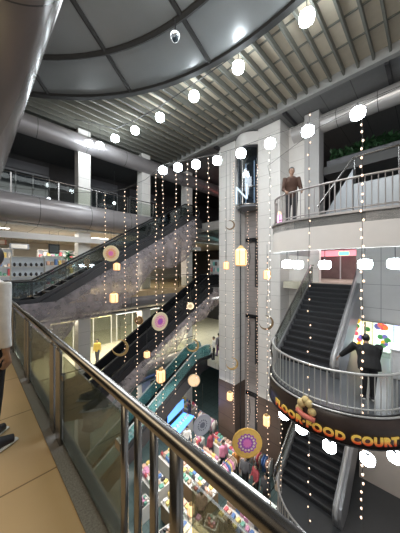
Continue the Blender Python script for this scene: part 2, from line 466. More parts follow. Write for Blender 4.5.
# ================================================================== OUR RAILING
RX, RZ = 0.57, 0.915
rl = thing('steel_railing', 'shiny steel and glass railing along the granite kerb of the tan walkway', 'railing', (RX, 0, 0))
MB().tube([(0, -3, RZ), (0, 11.5, RZ)], 0.030, 16).build('handrail', steel, rl, True)
def post(y, wide=0.12):
    p = MB().b2((-0.012, y-wide/2, 0.0), (0.012, y+wide/2, RZ-0.07), bev=0.003).build('post', steel, rl)
    MB().tube([(0, y, RZ-0.08), (0, y, RZ-0.02)], 0.012, 8).build('saddle', steel, p)
for y in (2.38, 2.60, 3.92, 4.14, 5.5, 5.72, 7.1, 7.32, 8.7, 8.92, 10.4): post(y, 0.14)
for y in (0.70, 0.855, 0.99, 1.125):
    MB().tube([(0, y, 0.0), (0, y, RZ-0.02)], 0.019 if y > 0.72 else 0.028, 12).build('baluster', steel, rl, True)
for a, b in ((1.17, 2.29), (2.69, 3.83), (4.23, 5.41), (5.81, 7.01), (7.41, 8.61), (9.01, 10.3), (-1.5, 0.62)):
    MB().b2((0.008, a, 0.045), (0.018, b, RZ-0.11)).build('glass_pane', rail_glass, rl)
for y in (1.21, 2.30, 2.72, 3.82, 4.24): MB().box((0.013, y, 0.62), (0.03, 0.06, 0.05), bev=0.005).build('clamp', steel, rl)

# ================================================================== LEFT WING RAILINGS
def straight_railing(name, label, x0, x1, y, z, h=0.95, step=1.9, glassy=True, group=None, bal=0):
    r = thing(name, label, 'railing', (x0, y, z), 0, group)
    L = x1-x0
    MB().tube([(0, 0, h), (L, 0, h)], 0.028, 8).build('handrail', steel, r, True)
    n = max(1, round(L/step))
    for i in range(n+1):
        MB().b2((L*i/n-0.03, -0.015, 0), (L*i/n+0.03, 0.015, h)).build('post', steel, r)
        if glassy and i < n:
            MB().b2((L*i/n+0.06, -0.006, 0.08), (L*(i+1)/n-0.06, 0.006, h-0.12)).build('glass_pane', glass, r)
    if bal:
        for i in range(1, int(L/bal)):
            MB().tube([(i*bal, 0, 0.1), (i*bal, 0, h)], 0.012, 6).build('baluster', steel, r)
        MB().tube([(0, 0, 0.1), (L, 0, 0.1)], 0.018, 6).build('bottom_rail', steel, r)
    return r
straight_railing('glass_railing', 'glass and steel railing above the rounded band, fronting the dark upper gallery', -0.6, 13, 13.75, 5.05)
straight_railing('baluster_railing', 'steel baluster railing in front of the lit shop at the foot of the escalator', 0.7, 2.1, 13.45, 0.0, bal=0.14, glassy=False)
straight_railing('glass_railing', 'glass and steel railing in front of the shop behind the escalator', 4.2, 13, 13.6, 0.0)
straight_railing('glass_railing', 'glass railing two storeys down, in front of the pale lit shopping floor', 1.5, 13, 13.6, -5.0)

# ================================================================== ESCALATORS (rise along +X at 30 degrees)
TAN = math.tan(math.radians(30))
def escalator(name, label, x0, y0, z0, rise, width, panel_m, group=None, step_m=None, belt_m=None):
    e = thing(name, label, 'escalator', (x0, y0, z0), 0, group)
    Lx = rise/TAN
    A = (-1.4, 0); B = (0, 0); Cc = (Lx, rise); D = (Lx+1.4, rise)
    und = [(-1.4, -0.35), (0.1, -0.75), (Lx+0.2, rise-0.75), (Lx+1.4, rise-0.6)]
    MB().prismy([A, B, Cc, D]+und[::-1], -width/2-0.16, width/2+0.16).build('truss', M('truss_dark', (0.03, 0.03, 0.033), 0.35), e)
    st = MB(); n = int(Lx/0.4)
    for i in range(n):
        x = i*0.4; z = x*TAN
        st.b2((x, -width/2+0.06, z-0.05), (x+0.41, width/2-0.06, z+0.231))
    st.b2((-1.4, -width/2+0.06, 0), (0, width/2-0.06, 0.03)).b2((Lx, -width/2+0.06, rise), (Lx+1.4, width/2-0.06, rise+0.03))
    st.build('steps', step_m or step_black, e)
    for sgn in (-1, 1):
        y = sgn*width/2
        pts = [(-1.0, 0.0), (-1.35, 0.35), (-1.35, 0.62), (-1.15, 0.88), (-0.8, 0.95), (0.0, 0.97), (Lx-0.1, rise+0.93), (Lx+0.7, rise+0.97), (Lx+1.1, rise+0.90), (Lx+1.25, rise+0.62), (Lx+1.25, rise+0.35), (Lx+0.9, rise)]
        p = MB().prismy([(a, b) for a, b in pts], y-0.012, y+0.012).build('balustrade_panel', panel_m, e)
        MB().tube([(a, y, b) for a, b in pts], 0.042, 8).build('rubber_handrail', belt_m or black_rub, e, True)
        MB().prismy([(-1.3, -0.02), (0.05, -0.02), (Lx, rise-0.02), (Lx+1.3, rise-0.02), (Lx+1.3, rise+0.16), (Lx-0.05, rise+0.18), (0, 0.20), (-1.3, 0.16)], y-0.05, y+0.05).build('skirt', dark_metal, e)
    return e
escalator('escalator', 'upper escalator with clear sides rising from the lit shop floor towards the dark gallery', 2.0, 12.5, 0.0, 5.0, 1.0, GL('escalator_glass', (0.62, 0.66, 0.66), 0.03), 'escalators on the far side of the atrium')
escalator('escalator', 'black sided middle escalator directly under the upper one', 4.2, 12.3, -5.0, 5.0, 1.0, black_panel, 'escalators on the far side of the atrium')
teal_panel = M('teal_glass_panel', (0.22, 0.36, 0.38), 0.12, 0.2, 0.4, 3)
escalator('escalator', 'lowest escalator with teal reflecting sides and grey handrails, coming up out of the market', 2.6, 11.9, -10.0, 5.0, 1.05, GL('teal_glass', (0.45, 0.70, 0.72), 0.20, veil=0.35, veilcol=(0.22, 0.50, 0.52)), 'escalators on the far side of the atrium', None, M('grey_belt', (0.42, 0.47, 0.50), 0.3))
pg = thing('landing_guard', 'pale sloping stair side and long pale guard wall with rails behind the upper balcony railing', 'guard wall', (9.7, 0, 3.0))
palep = M('pale_panel', (0.22, 0.24, 0.26), 0.35, 0.1, 0.05)
gq = MB()
for xx in (0.0, 0.08): pass
ab = [(3.1, 0.0), (3.1, 0.25), (1.95, 2.1), (1.95, 0.0)]
va = [[gq.bm.verts.new((xx, yy, zz)) for yy, zz in ab] for xx in (0.0, 0.08)]
gq.bm.faces.new(va[0]); gq.bm.faces.new(va[1][::-1])
for k in range(4): gq.bm.faces.new((va[0][k], va[0][(k+1) % 4], va[1][(k+1) % 4], va[1][k]))
gq.build('sloping_side', palep, pg)
MB().b2((0, -3, 0), (0.08, 1.93, 1.55)).build('guard_panel', palep, pg)
MB().tube([(0.04, 3.15, 0.95), (0.04, 1.95, 2.5), (0.04, -3, 2.5)], 0.045, 8).build('handrail', steel, pg)
for yy in (1.9, 0.7, -0.5): MB().tube([(0.04, yy, 1.5), (0.04, yy, 2.5)], 0.02, 6).build('post', steel, pg)

# ================================================================== RIGHT-HAND BALCONIES
# upper balcony: bowed white slab
UP = [(11.8, 4.25), (8.4, 4.15), (7.75, 4.0), (7.42, 3.75), (7.22, 3.4), (7.10, 2.9), (7.05, 2.3), (7.06, 1.6), (7.14, 0.9), (7.30, 0.1), (7.55, -0.8), (7.9, -1.8), (8.3, -3)]
ups = []
for i in range(len(UP)-1):     # rounded resampling
    p0 = Vector(UP[max(i-1, 0)]); p1 = Vector(UP[i]); p2 = Vector(UP[i+1]); p3 = Vector(UP[min(i+2, len(UP)-1)])
    if i == 0: p0 = p1 - (p2-p1)*0.2
    for k in range(6):
        t = k/6
        q = 0.5*((2*p1)+(-p0+p2)*t+(2*p0-5*p1+4*p2-p3)*t*t+(-p0+3*p1-3*p2+p3)*t**3)
        ups.append((q.x, q.y))
ups.append(UP[-1])
ups = [(11.8, 4.25)] + [p for p in ups if p[0] < 8.6 or p[1] < 0]
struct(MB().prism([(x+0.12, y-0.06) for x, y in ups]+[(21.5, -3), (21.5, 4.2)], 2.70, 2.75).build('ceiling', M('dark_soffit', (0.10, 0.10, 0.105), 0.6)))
struct(MB().prism(ups+[(21.5, -3), (21.5, 4.25)], 2.75, 3.0).build('floor', grey_floor))
struct(smooth_by_angle(MB().strip(ups, 2.08, 3.005, 0.10).build('trim_17', white_plaster), 0.5))
struct(MB().strip(ups, 3.0, 3.06, -0.05).build('trim_15', rail_grey))
def curved_railing(name, label, pts, z, h, sp, mat, top_r=0.03):
    r = thing(name, label, 'railing', (pts[0][0], pts[0][1], z))
    ox, oy = pts[0]
    L = [(p[0]-ox, p[1]-oy) for p in pts]
    MB().tube([(a, b, h) for a, b in L], top_r, 8).build('handrail', mat, r, True)
    MB().tube([(a, b, 0.09) for a, b in L], 0.02, 6).build('bottom_rail', mat, r, True)
    cum = [0]
    for i in range(len(L)-1): cum.append(cum[-1]+math.dist(L[i], L[i+1]))
    n = min(100, int(cum[-1]/sp))
    for k in range(n+1):
        d = k*cum[-1]/n; i = 0
        while i < len(L)-2 and cum[i+1] < d: i += 1
        t = (d-cum[i])/max(1e-6, cum[i+1]-cum[i])
        x = L[i][0]+(L[i+1][0]-L[i][0])*t; y = L[i][1]+(L[i+1][1]-L[i][1])*t
        big = k % 10 == 0
        MB().tube([(x, y, 0), (x, y, h)], 0.020 if big else 0.012, 6).build('baluster', mat, r)
    return r
def inset(pts, d):
    out = []
    for i in range(len(pts)):
        a = Vector(pts[max(i-1, 0)]); b = Vector(pts[min(i+1, len(pts)-1)])
        t = (b-a).normalized(); out.append((pts[i][0]-t.y*d, pts[i][1]+t.x*d))
    return out
up_in = inset(ups, 0.06)
curved_railing('balcony_railing', 'grey railing with upright bars around the white upper balcony where a man leans', up_in[2:], 3.06, 0.88, 0.135, M('rail_taupe', (0.34, 0.31, 0.30), 0.35, 0.4))
# lower balcony: round dark slab with sign band
LX, LY, LR = 8.17, 2.15, 1.9
la = arc(LX, LY, LR, 92, 262, 60)
struct(MB().prism(la+[(8.3, -3), (21.5, -3), (21.5, 4.1), (8.2, 4.1)], -2.1, -1.9).build('floor', M('slate_floor', (0.085, 0.09, 0.095), 0.3)))
lin = arc(LX, LY, LR-0.05, 100, 262, 60)
curved_railing('balcony_railing', 'light steel railing with upright bars around the round food court balcony', lin, -1.9, 0.92, 0.145, M('rail_light', (0.66, 0.65, 0.63), 0.3, 0.5), 0.032)
# its sign band
sg = thing('food_court_sign', 'curved black sign band with orange food court lettering around the lower balcony', 'sign', (LX, LY, -2.66))
sa = arc(0, 0, LR+0.065, 106, 262, 70)
MB().strip(sa, 0.0, 0.74, 0.05).build('sign_band', M('sign_black', (0.045, 0.028, 0.022), 0.35, 0, 0.9, 2.2), sg, True)
MB().tube([(p[0], p[1], 0.74) for p in arc(0, 0, LR+0.07, 106, 262, 60)], 0.025, 6).build('top_trim', M('rail_light', (0.6, 0.6, 0.6)), sg, True)
MB().tube([(p[0], p[1], 0.0) for p in arc(0, 0, LR+0.07, 106, 262, 60)], 0.018, 6).build('bottom_trim', dark_metal, sg, True)
def text_mesh(body, size, extrude):
    cu = bpy.data.curves.new('lettering_curve', 'FONT'); cu.body = body; cu.size = size; cu.extrude = extrude
    cu.offset = 0.012; cu.space_character = 1.12; cu.resolution_u = 3
    o = bpy.data.objects.new('lettering_curve', cu); COL.objects.link(o)
    bpy.context.view_layer.update()
    me = bpy.data.meshes.new_from_object(o.evaluated_get(bpy.context.evaluated_depsgraph_get()))
    bpy.data.objects.remove(o); bpy.data.curves.remove(cu)
    return me
mt, N, L_, b_ = nt('sign_letter')
tc = N.new('ShaderNodeTexCoord'); sp = N.new('ShaderNodeSeparateXYZ'); L_.new(tc.outputs['Object'], sp.inputs[0])
mr = N.new('ShaderNodeMapRange'); mr.inputs[1].default_value = 0.08; mr.inputs[2].default_value = 0.30; L_.new(sp.outputs[2], mr.inputs[0])
rp = N.new('ShaderNodeValToRGB'); rp.color_ramp.elements[0].color = (0.75, 0.07, 0.02, 1); rp.color_ramp.elements[1].color = (0.95, 0.62, 0.12, 1)
rp.color_ramp.elements[0].position = 0.15; rp.color_ramp.elements[1].position = 0.65
L_.new(mr.outputs[0], rp.inputs[0]); L_.new(rp.outputs[0], b_.inputs['Base Color'])
L_.new(rp.outputs[0], b_.inputs['Emission Color']); b_.inputs['Emission Strength'].default_value = 0.22
me = text_mesh('FLOOR\u00b7FOOD COURT', 0.25, 0.010)
xs = [v.co.x for v in me.vertices]; x0, x1 = min(xs), max(xs)
for v in me.vertices:
    a = math.radians(144 + (v.co.x-x0)/(x1-x0)*(236-144))
    rr = LR+0.075+v.co.z
    v.co = (rr*math.cos(a), rr*math.sin(a), 0.10+v.co.y*1.05)
me.materials.append(mt)
lo = bpy.data.objects.new('lettering', me); COL.objects.link(lo); lo.parent = sg
# emblem: a generic round badge with a bun-like top and a ribbon
em = MB()
def on_band(a, z, dr=0.05): return ((LR+0.03+dr)*math.cos(math.radians(a)), (LR+0.03+dr)*math.sin(math.radians(a)), z)
ps = []
for (da, dz, r) in ((-2.4, 0.14, 0.085), (1.2, 0.18, 0.075), (-0.4, 0.22, 0.07), (2.8, 0.06, 0.08), (-3.6, 0.02, 0.075)):
    em.sph(on_band(176+da*1.5, 0.44+dz*1.5, 0.03), r*1.35, 12, 8, (1, 1, 1))
em.build('emblem', M('emblem_cream', (0.90, 0.58, 0.26), 0.5, 0, 0.4, 9), sg, True)
MB().tube([on_band(170, 0.48, 0.11), on_band(174, 0.42, 0.14), on_band(178, 0.41, 0.15), on_band(183, 0.38, 0.11)], 0.065, 8).build('ribbon', M('emblem_red', (0.80, 0.22, 0.16), 0.5), sg, True)
# lowest landing on the right
l3 = arc(8.3, 2.2, 1.75, 92, 262, 50)
struct(MB().prism(l3+[(8.4, -3), (21, -3), (21, 4.1), (8.3, 4.1)], -7.3, -6.8).build('floor', M('charcoal_floor', (0.05, 0.052, 0.056), 0.3)))
curved_railing('balcony_railing', 'dark grey railing around the lowest landing at the foot of the stair', arc(8.3, 2.2, 1.70, 95, 262, 50), -6.8, 0.95, 0.16, rail_grey)

# ================================================================== STAIRS ON THE RIGHT
def stair(label, x0, y0, z0, rise, run, width, nst, group):
    s = thing('staircase', label, 'stairs', (x0, y0, z0), 0, group)
    st = MB(); tr = MB(); no = MB()
    dx, dz = run/nst, rise/nst
    for i in range(nst):
        st.b2((i*dx, -width/2, i*dz-0.05), ((i+1)*dx+0.02, width/2, (i+1)*dz-0.012))
        no.b2((i*dx-0.012, -width/2, (i+1)*dz-0.05), (i*dx+0.05, width/2, (i+1)*dz))
    st.prismy([(0, -0.02), (run, rise-0.1), (run, rise-0.35), (0.25, -0.28)], -width/2, width/2)
    st.build('steps', step_black, s); no.build('nosings', step_nose, s)
    k = rise/run
    for sgn in (-1, 1):
        y = sgn*(width/2+0.07)
        if sgn > 0:
            MB().prismy([(-0.1, 0), (run, rise), (run+0.3, rise), (run+0.3, rise+0.78), (run, rise+0.78), (-0.1, 0.78)], y-0.01, y+0.01).build('glass_panel', GL('stair_glass', (0.74, 0.78, 0.76), 0.05, veil=0.10), s)
            MB().prismy([(-0.25, -0.25), (run, rise-0.32), (run, rise+0.14), (-0.25, 0.14)], y-0.06, y+0.06).build('string_board', parapet, s)
            MB().tube([(-0.32, y, 0.1), (-0.42, y, 0.45), (-0.30, y, 0.72), (0, y, 0.86), (run, y, rise+0.86), (run+0.4, y, rise+0.86)], 0.035, 8).build('handrail', steel, s, True)
            for t in (0.02, 0.35, 0.68, 0.98): MB().tube([(run*t, y, rise*t), (run*t, y, rise*t+0.86)], 0.018, 6).build('post', steel, s)
        else:
            pf = [(-0.30, 0.15), (-0.36, 0.40), (-0.28, 0.66), (0.0, 0.84), (run, rise+0.84), (run+0.4, rise+0.84), (run+0.4, rise-0.3), (run, rise-0.35), (0.1, -0.28), (-0.2, -0.1)]
            MB().prismy(pf, y-0.13, y+0.13).build('parapet', parapet, s)
            MB().tube([(a, y+0.02, b+0.03) for a, b in pf[:6]], 0.05, 8).build('handrail', M('pale_belt', (0.50, 0.49, 0.49), 0.3, 0.3), s, True)
            MB().prismy([(a+0.02, b-0.10) for a, b in pf[2:5]]+[(run, rise+0.62), (0.05, 0.62)], y+0.12, y+0.145).build('dark_inlay', black_panel, s)
    return s
stair('dark stair with glass side rising from the food court balcony to the rosy lit landing', 8.35, 3.15, -1.9, 2.7, 3.6, 1.95, 15, 'flights of stairs under the balconies')
stair('dark stair coming down below the food court sign to the lowest landing', 8.6, 3.15, -6.8, 4.9, 6.6, 1.95, 27, 'flights of stairs under the balconies')
# landing at the top of the stair, bulkhead panels and the shop under them
struct(MB().b2((11.95, 1.9, 0.45), (17, 5.6, 0.8)).build('floor', pale_floor))
struct(MB().b2((17, 1, 0.8), (17.2, 6, 3)).build('wall_landing', M('rosy_wall', (0.42, 0.27, 0.30), 0.6, var=0.5, scale=1.5)))
struct(MB().b2((11.0, -4, -0.5), (11.2, 2.1, 2.68)).build('wall_bulkhead', M('bulkhead', (0.54, 0.525, 0.51), 0.5, var=0.05, seam=[(1, 1.3, 0.02), (2, 0.9, 0.015)], seamcol=(0.22, 0.21, 0.21))))
struct(MB().b2((11.2, -4, -0.6), (18, 2.0, -0.45)).build('ceiling', white_ceiling))
struct(MB().b2((11.9, -4, -1.9), (12.05, 2.6, -0.62)).build('wall_shop', white_plaster))
struct(MB().b2((12.9, 4.1, -6.8), (13.2, 5.7, 9.5)).build('wall_pier', white_tile))

# wall beside the lower stair
struct(MB().b2((11.0, -4, -6.8), (11.15, 2.0, -2.1)).build('wall_lower', M('peach_wall', (0.66, 0.56, 0.48), 0.5, var=0.08, scale=1.2)))
struct(MB().b2((0.5, 13.9, 2.95), (14, 14.1, 3.25)).build('trim_16', white_plaster))

# ================================================================== MESH FABRIC DRAPES
def drape(label, x0, x1, y, ztop, hgt, mat, nx=60, nz=10):
    mb = MB(); rows = []
    for i in range(nx+1):
        x = x0+(x1-x0)*i/nx; zt = ztop(x); h = hgt(x); row = []
        for k in range(nz+1):
            t = k/nz
            row.append(mb.bm.verts.new((x, y+0.10*t*math.sin(x*5.1+t*2)+0.06*math.sin(x*11)*t-0.25*math.sin(PI*t), zt-h*t)))
        rows.append(row)
    for i in range(nx):
        for k in range(nz): mb.bm.faces.new((rows[i][k], rows[i+1][k], rows[i+1][k+1], rows[i][k+1]))
    o = mb.build('mesh_drape', mat, smooth=True)
    md = o.modifiers.new('thickness', 'SOLIDIFY'); md.thickness = 0.004
    return tag(o, label, 'fabric', 'mesh fabric hung along the escalators')
drape('greyish purple mesh fabric hung under the upper escalator', 0.9, 11.2, 11.75,
      lambda x: max(0.05, (x-2)*TAN-0.35), lambda x: 1.5+0.9*abs(math.sin(x*0.75+0.4)), net)
drape('pale pinkish mesh fabric hung under the black middle escalator', 3.6, 13.0, 11.25,
      lambda x: max(-5.1, -5+(x-4.2)*TAN-0.10), lambda x: 0.85+0.45*abs(math.sin(x*0.9)), net2)

# ================================================================== DISC LAMPS
def make_lamp(r, h, drop):
    t = thing('disc_lamp', 'lamp', 'lamp')
    p = [(0.001, -h/2), (r*0.72, -h/2), (r*0.93, -h*0.36), (r, -h*0.08), (r, h*0.08), (r*0.93, h*0.36), (r*0.72, h/2), (0.001, h/2)]
    MB().lathe(p, n=36).build('lamp_shade', lamp_glow, t, True)
    MB().lathe([(r*0.30, h/2-0.004), (r*0.34, h/2+0.012), (r*0.10, h/2+0.02)], n=16).build('cap', lamp_ring, t)
    mb = MB(); mb.lathe([(r*0.46, -h/2-0.008), (r*0.50, -h/2-0.012), (r*0.50, -h/2+0.002), (r*0.46, -h/2+0.002)], n=20, hollow=True)
    mb.build('ring', lamp_ring, t)
    MB().tube([(0, 0, h/2), (0, 0, h/2+drop)], 0.010, 6).build('rod', dark_metal, t)
    return t
ORD = ['first', 'second', 'third', 'fourth', 'fifth', 'sixth', 'seventh', 'eighth']
big = make_lamp(0.215, 0.30, 0.40); far = make_lamp(0.20, 0.27, 1.05); small = make_lamp(0.165, 0.24, 0.145); mid = make_lamp(0.165, 0.24, 0.94); low = make_lamp(0.155, 0.21, 0.85)
used = {far: 0, big: 0, small: 0, mid: 0, low: 0}
def lamp(src, loc, label, group):
    if not used[src]:
        used[src] = 1; src.location = loc; src['label'] = label; src['group'] = group; return src
    return dup(src, loc, 0, label, group)
for i, p in enumerate([(7.08, 2.59, 9.0), (7.05, 5.04, 9.0), (6.89, 7.26, 9.0), (6.67, 9.48, 9.0), (6.35, 11.34, 9.0), (5.93, 12.87, 9.0), (5.16, 13.1, 8.4), (4.62, 13.25, 8.36)]):
    lamp(big if i < 6 else far, p, 'glowing disc lamp under the slatted ceiling, %s from the photo\'s right edge' % ORD[i], 'disc lamps under the slatted ceiling')
ROW2 = [(6.98, 1.30, 5.5), (6.88, 2.49, 5.5), (6.73, 3.59, 5.5), (6.61, 4.61, 5.5), (6.43, 5.54, 5.5), (6.11, 6.33, 5.5), (5.79, 7.02, 5.5), (5.54, 7.67, 5.5)]
for i, p in enumerate(ROW2):
    lamp(small, p, 'glowing disc lamp on the cable above the fairy lights, %s from the right' % ORD[i], 'disc lamps on the cable over the atrium')
for i, p in enumerate([(7.45, 3.36, 1.68), (7.44, 3.0, 1.66), (7.42, 2.2, 1.65), (7.41, 1.22, 1.66), (7.45, 0.61, 1.67)]):
    lamp(mid, p, 'glowing disc lamp below the white balcony edge, %s from its left end' % ORD[i], 'disc lamps under the white balcony')
for i, p in enumerate([(6.70, 3.10, -2.86), (6.46, 2.5, -2.85), (6.55, 1.83, -3.03), (6.86, 1.08, -3.1), (7.34, 0.6, -3.05)]):
    lamp(low, p, 'glowing disc lamp under the food court sign band, %s from its left end' % ORD[i], 'disc lamps under the food court sign')
tag(MB().tube([(7.0, 0.0, 9.55), (7.08, 2.59, 9.55), (7.05, 5.04, 9.55), (6.89, 7.26, 9.55), (6.67, 9.48, 9.55), (6.35, 11.34, 9.55), (5.93, 12.87, 9.55), (5.16, 13.1, 9.55), (4.62, 13.25, 9.55), (4.0, 13.6, 9.55)], 0.02, 6).build('lamp_track', dark_metal), 'thin dark track under the ceiling slats that carries the row of large disc lamps', 'track')
cab = [(7.3, -1.5, 5.95), (6.98, 1.3, 5.74), (6.88, 2.49, 5.74), (6.73, 3.59, 5.74), (6.61, 4.61, 5.74), (6.43, 5.54, 5.74), (6.11, 6.33, 5.74), (5.79, 7.02, 5.74), (5.54, 7.67, 5.74), (5.0, 8.1, 5.1), (4.4, 8.67, 4.72), (3.82, 9.19, 4.55), (2.6, 10.6, 4.6), (0.66, 12.6, 4.9)]
tag(MB().tube(cab, 0.008, 5).build('hanging_cable', wire_m), 'thin dark cable swung across the atrium carrying disc lamps and fairy lights', 'cable')
tag(MB().tube([(7.5, -1.5, 6.25), (7.8, 2.5, 6.0), (9.0, 4.9, 5.9), (11.75, 6.2, 6.3)], 0.008, 5).build('hanging_cable', wire_m), 'thin dark cable slung from the tiled pier past the upper balcony', 'cable')

# ================================================================== FAIRY LIGHT STRINGS
bulb_src = {}
def fairy(x, y, zt, zb, sp, label, pale=False, r=0.026, group='fairy light strings hanging in the atrium'):
    t = thing('fairy_light_string', label, 'string lights', (x, y, zt), 0, group)
    pts = []; n = max(2, int((zt-zb)/0.5))
    for i in range(n+1): pts.append((random.uniform(-0.012, 0.012), random.uniform(-0.012, 0.012), -(zt-zb)*i/n))
    pts[0] = (0, 0, 0)
    MB().tube(pts, 0.006, 4).build('wire', wire_m, t)
    k = min(100, int((zt-zb)/sp))
    key = (pale, r)
    for i in range(k):
        off = (random.uniform(-0.03, 0.03), random.uniform(-0.03, 0.03), -sp*(i+0.6)+random.uniform(-0.02, 0.02))
        if key not in bulb_src:
            b = MB().sph((0, 0, 0), r, 8, 6, (1, 1, 1.3)).build('bulb', bulb_dim if pale else bulb_warm, t, True)
            bulb_src[key] = b
        else:
            b = bulb_src[key].copy(); COL.objects.link(b); b.parent = t
        b.location = off
    return t
FL = [(3.82, 9.19, 4.53, 0.1, .17, 'fairy light string ending above the glass railing, nearest the left column'),
      (4.40, 8.67, 4.70, -2.3, .17, 'fairy light string beside the lower lantern and crescent, in front of the escalators'),
      (4.77, 8.35, 4.95, -3.9, .17, 'fairy light string passing just left of the small dark disc'),
      (5.33, 7.85, 5.45, -7.9, .17, 'longest fairy light string, passing the oval pink disc'),
      (5.54, 7.67, 5.36, -4.4, .18, 'fairy light string under the leftmost lamp of the cable'),
      (5.76, 7.11, 5.50, -3.6, .18, 'fairy light string under the second lamp from the cable\'s left end'),
      (5.98, 6.65, 5.70, -2.3, .20, 'short fairy light string between two lamps left of the white pier'),
      (6.18, 6.40, 5.55, -6.3, .17, 'fairy light string just left of the lift tower, reaching the market'),
      (6.30, 5.86, 5.735, 0.1, .18, 'fairy light string beside the left tiled pier, ending in mid air'),
      (6.73, 3.59, 5.36, -2.0, .26, 'sparse pale fairy light string in front of the right tiled pier'),
      (6.25, 2.23, 5.72, -5.2, .34, 'sparse fairy light string in front of the stair, with widely spaced bulbs'),
      (6.63, 1.15, 5.36, -4.7, .21, 'nearest fairy light string, crossing the right part of the food court sign')]
for i, f in enumerate(FL): fairy(*f, pale=(i in (9,)), r=0.024 if i == 11 else 0.017)
for i, (x, y, a, b, pl) in enumerate([(11.70, 8.72, 8.2, -8.3, 0), (11.72, 7.06, 7.6, -7.4, 0), (11.45, 7.5, 4.9, -7.9, 0), (11.74, 9.4, 6.5, -6.5, 1)]):
    fairy(x, y, a, b, 0.17 if not pl else 0.7, ['fairy light string down the shaft edge of the left pier', 'fairy light string down the shaft edge of the right pier', 'fairy light string in the middle of the open lift shaft', 'sparse pale fairy light string on the face of the left pier'][i], bool(pl), 0.017)
fairy(7.64, 4.16, 2.06, -6.9, 0.2, 'fairy light string hanging from the white balcony\'s rounded end', False, 0.016)
fairy(7.95, 3.80, -2.12, -6.5, 0.17, 'short fairy light string hanging under the food court balcony', False, 0.016)

# ================================================================== HANGING ORNAMENTS
pink = M('mandala_pink', (0.85, 0.22, 0.55), 0.5); purple = M('mandala_purple', (0.42, 0.10, 0.50), 0.5)
cream = M('mandala_cream', (0.90, 0.78, 0.52), 0.5); orange = M('mandala_gold', (0.85, 0.50, 0.12), 0.45)
palegrey = M('mandala_grey', (0.55, 0.55, 0.60), 0.5); darkgrey = M('mandala_ink', (0.20, 0.20, 0.25), 0.5)
def mandala(loc, r, label, cols, rz=PI/4, line=0.6):
    """thin round card facing the walkway: rim, face, flower, petals, centre"""
    t = thing('hanging_disc', label, 'ornament', loc, rz, 'round card ornaments hung on the strings')
    MB().lathe([(r*0.88, -0.024), (r, -0.020), (r, 0.020), (r*0.88, 0.024)], n=32, axis='X', hollow=True).build('rim', cols[0], t)
    MB().lathe([(0.001, -0.012), (r*0.92, -0.012), (r*0.92, 0.012), (0.001, 0.012)], n=32, axis='X').build('face', cols[1], t)
    def flower(name, rad, n, depth, th, mat):
        mb = MB(); k = n*6
        for s_ in (-1, 1):
            lo = [mb.bm.verts.new((s_*th, rad*(1+depth*math.cos(n*2*PI*i/k))*math.cos(2*PI*i/k), rad*(1+depth*math.cos(n*2*PI*i/k))*math.sin(2*PI*i/k))) for i in range(k)]
            mb.bm.faces.new(lo)
        vs = list(mb.bm.verts)
        for i in range(k): mb.bm.faces.new((vs[i], vs[(i+1) % k], vs[k+(i+1) % k], vs[k+i]))
        mb.build(name, mat, t)
    flower('flower', r*0.62, 14, 0.07, 0.018, cols[3])
    pb = MB()
    for s_ in (-1, 1):
        for k in range(14):
            a = 2*PI*k/14
            pb.sph((s_*0.019, r*0.47*math.cos(a), r*0.47*math.sin(a)), r*0.075, 8, 6, (0.10, 1, 1))
    pb.build('petals', cols[2], t)
    flower('centre', r*0.28, 10, 0.10, 0.024, cols[4])
    MB().tube([(0, 0, r), (0, 0, r+line)], 0.006, 4).build('hanging_line', wire_m, t)
    return t
mandala((3.75, 8.48, 2.09), 0.30, 'round cream card disc with a pink centre hanging in front of the upper escalator', (cream, M('disc_yellow', (0.90, 0.72, 0.45), 0.5), orange, M('disc_salmon', (0.85, 0.42, 0.36), 0.5), pink))
mandala((5.26, 7.47, -0.55), 0.36, 'oval looking pink and cream card disc hanging before the teal escalator', (cream, M('disc_peach', (0.85, 0.66, 0.50), 0.5), cream, pink, purple), PI/4+0.75)
mandala((5.14, 8.86, -0.72), 0.19, 'small dark brown disc with a gold rim hanging before the black escalator', (gold, M('disc_brown', (0.22, 0.13, 0.07), 0.5), gold, M('disc_brown', (0.2, 0.1, 0.06)), gold), PI/4)
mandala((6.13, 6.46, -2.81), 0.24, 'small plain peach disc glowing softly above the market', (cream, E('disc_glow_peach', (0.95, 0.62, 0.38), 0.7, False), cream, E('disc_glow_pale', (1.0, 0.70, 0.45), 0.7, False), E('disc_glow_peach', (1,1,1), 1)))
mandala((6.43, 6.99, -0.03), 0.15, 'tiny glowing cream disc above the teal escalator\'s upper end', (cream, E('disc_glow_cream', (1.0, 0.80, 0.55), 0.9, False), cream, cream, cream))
mandala((7.35, 4.85, -5.02), 0.56, 'large yellow disc with a purple and pink flower hanging above the market', (orange, M('disc_gold', (0.88, 0.55, 0.14), 0.45), cream, purple, pink), PI/4, 0.5)
mandala((6.38, 6.25, -4.55), 0.40, 'large pale grey disc with fine grey pattern beside the yellow disc', (M('disc_lilac', (0.50, 0.48, 0.56), 0.5), palegrey, darkgrey, palegrey, darkgrey), PI/4+0.5, 1.2)
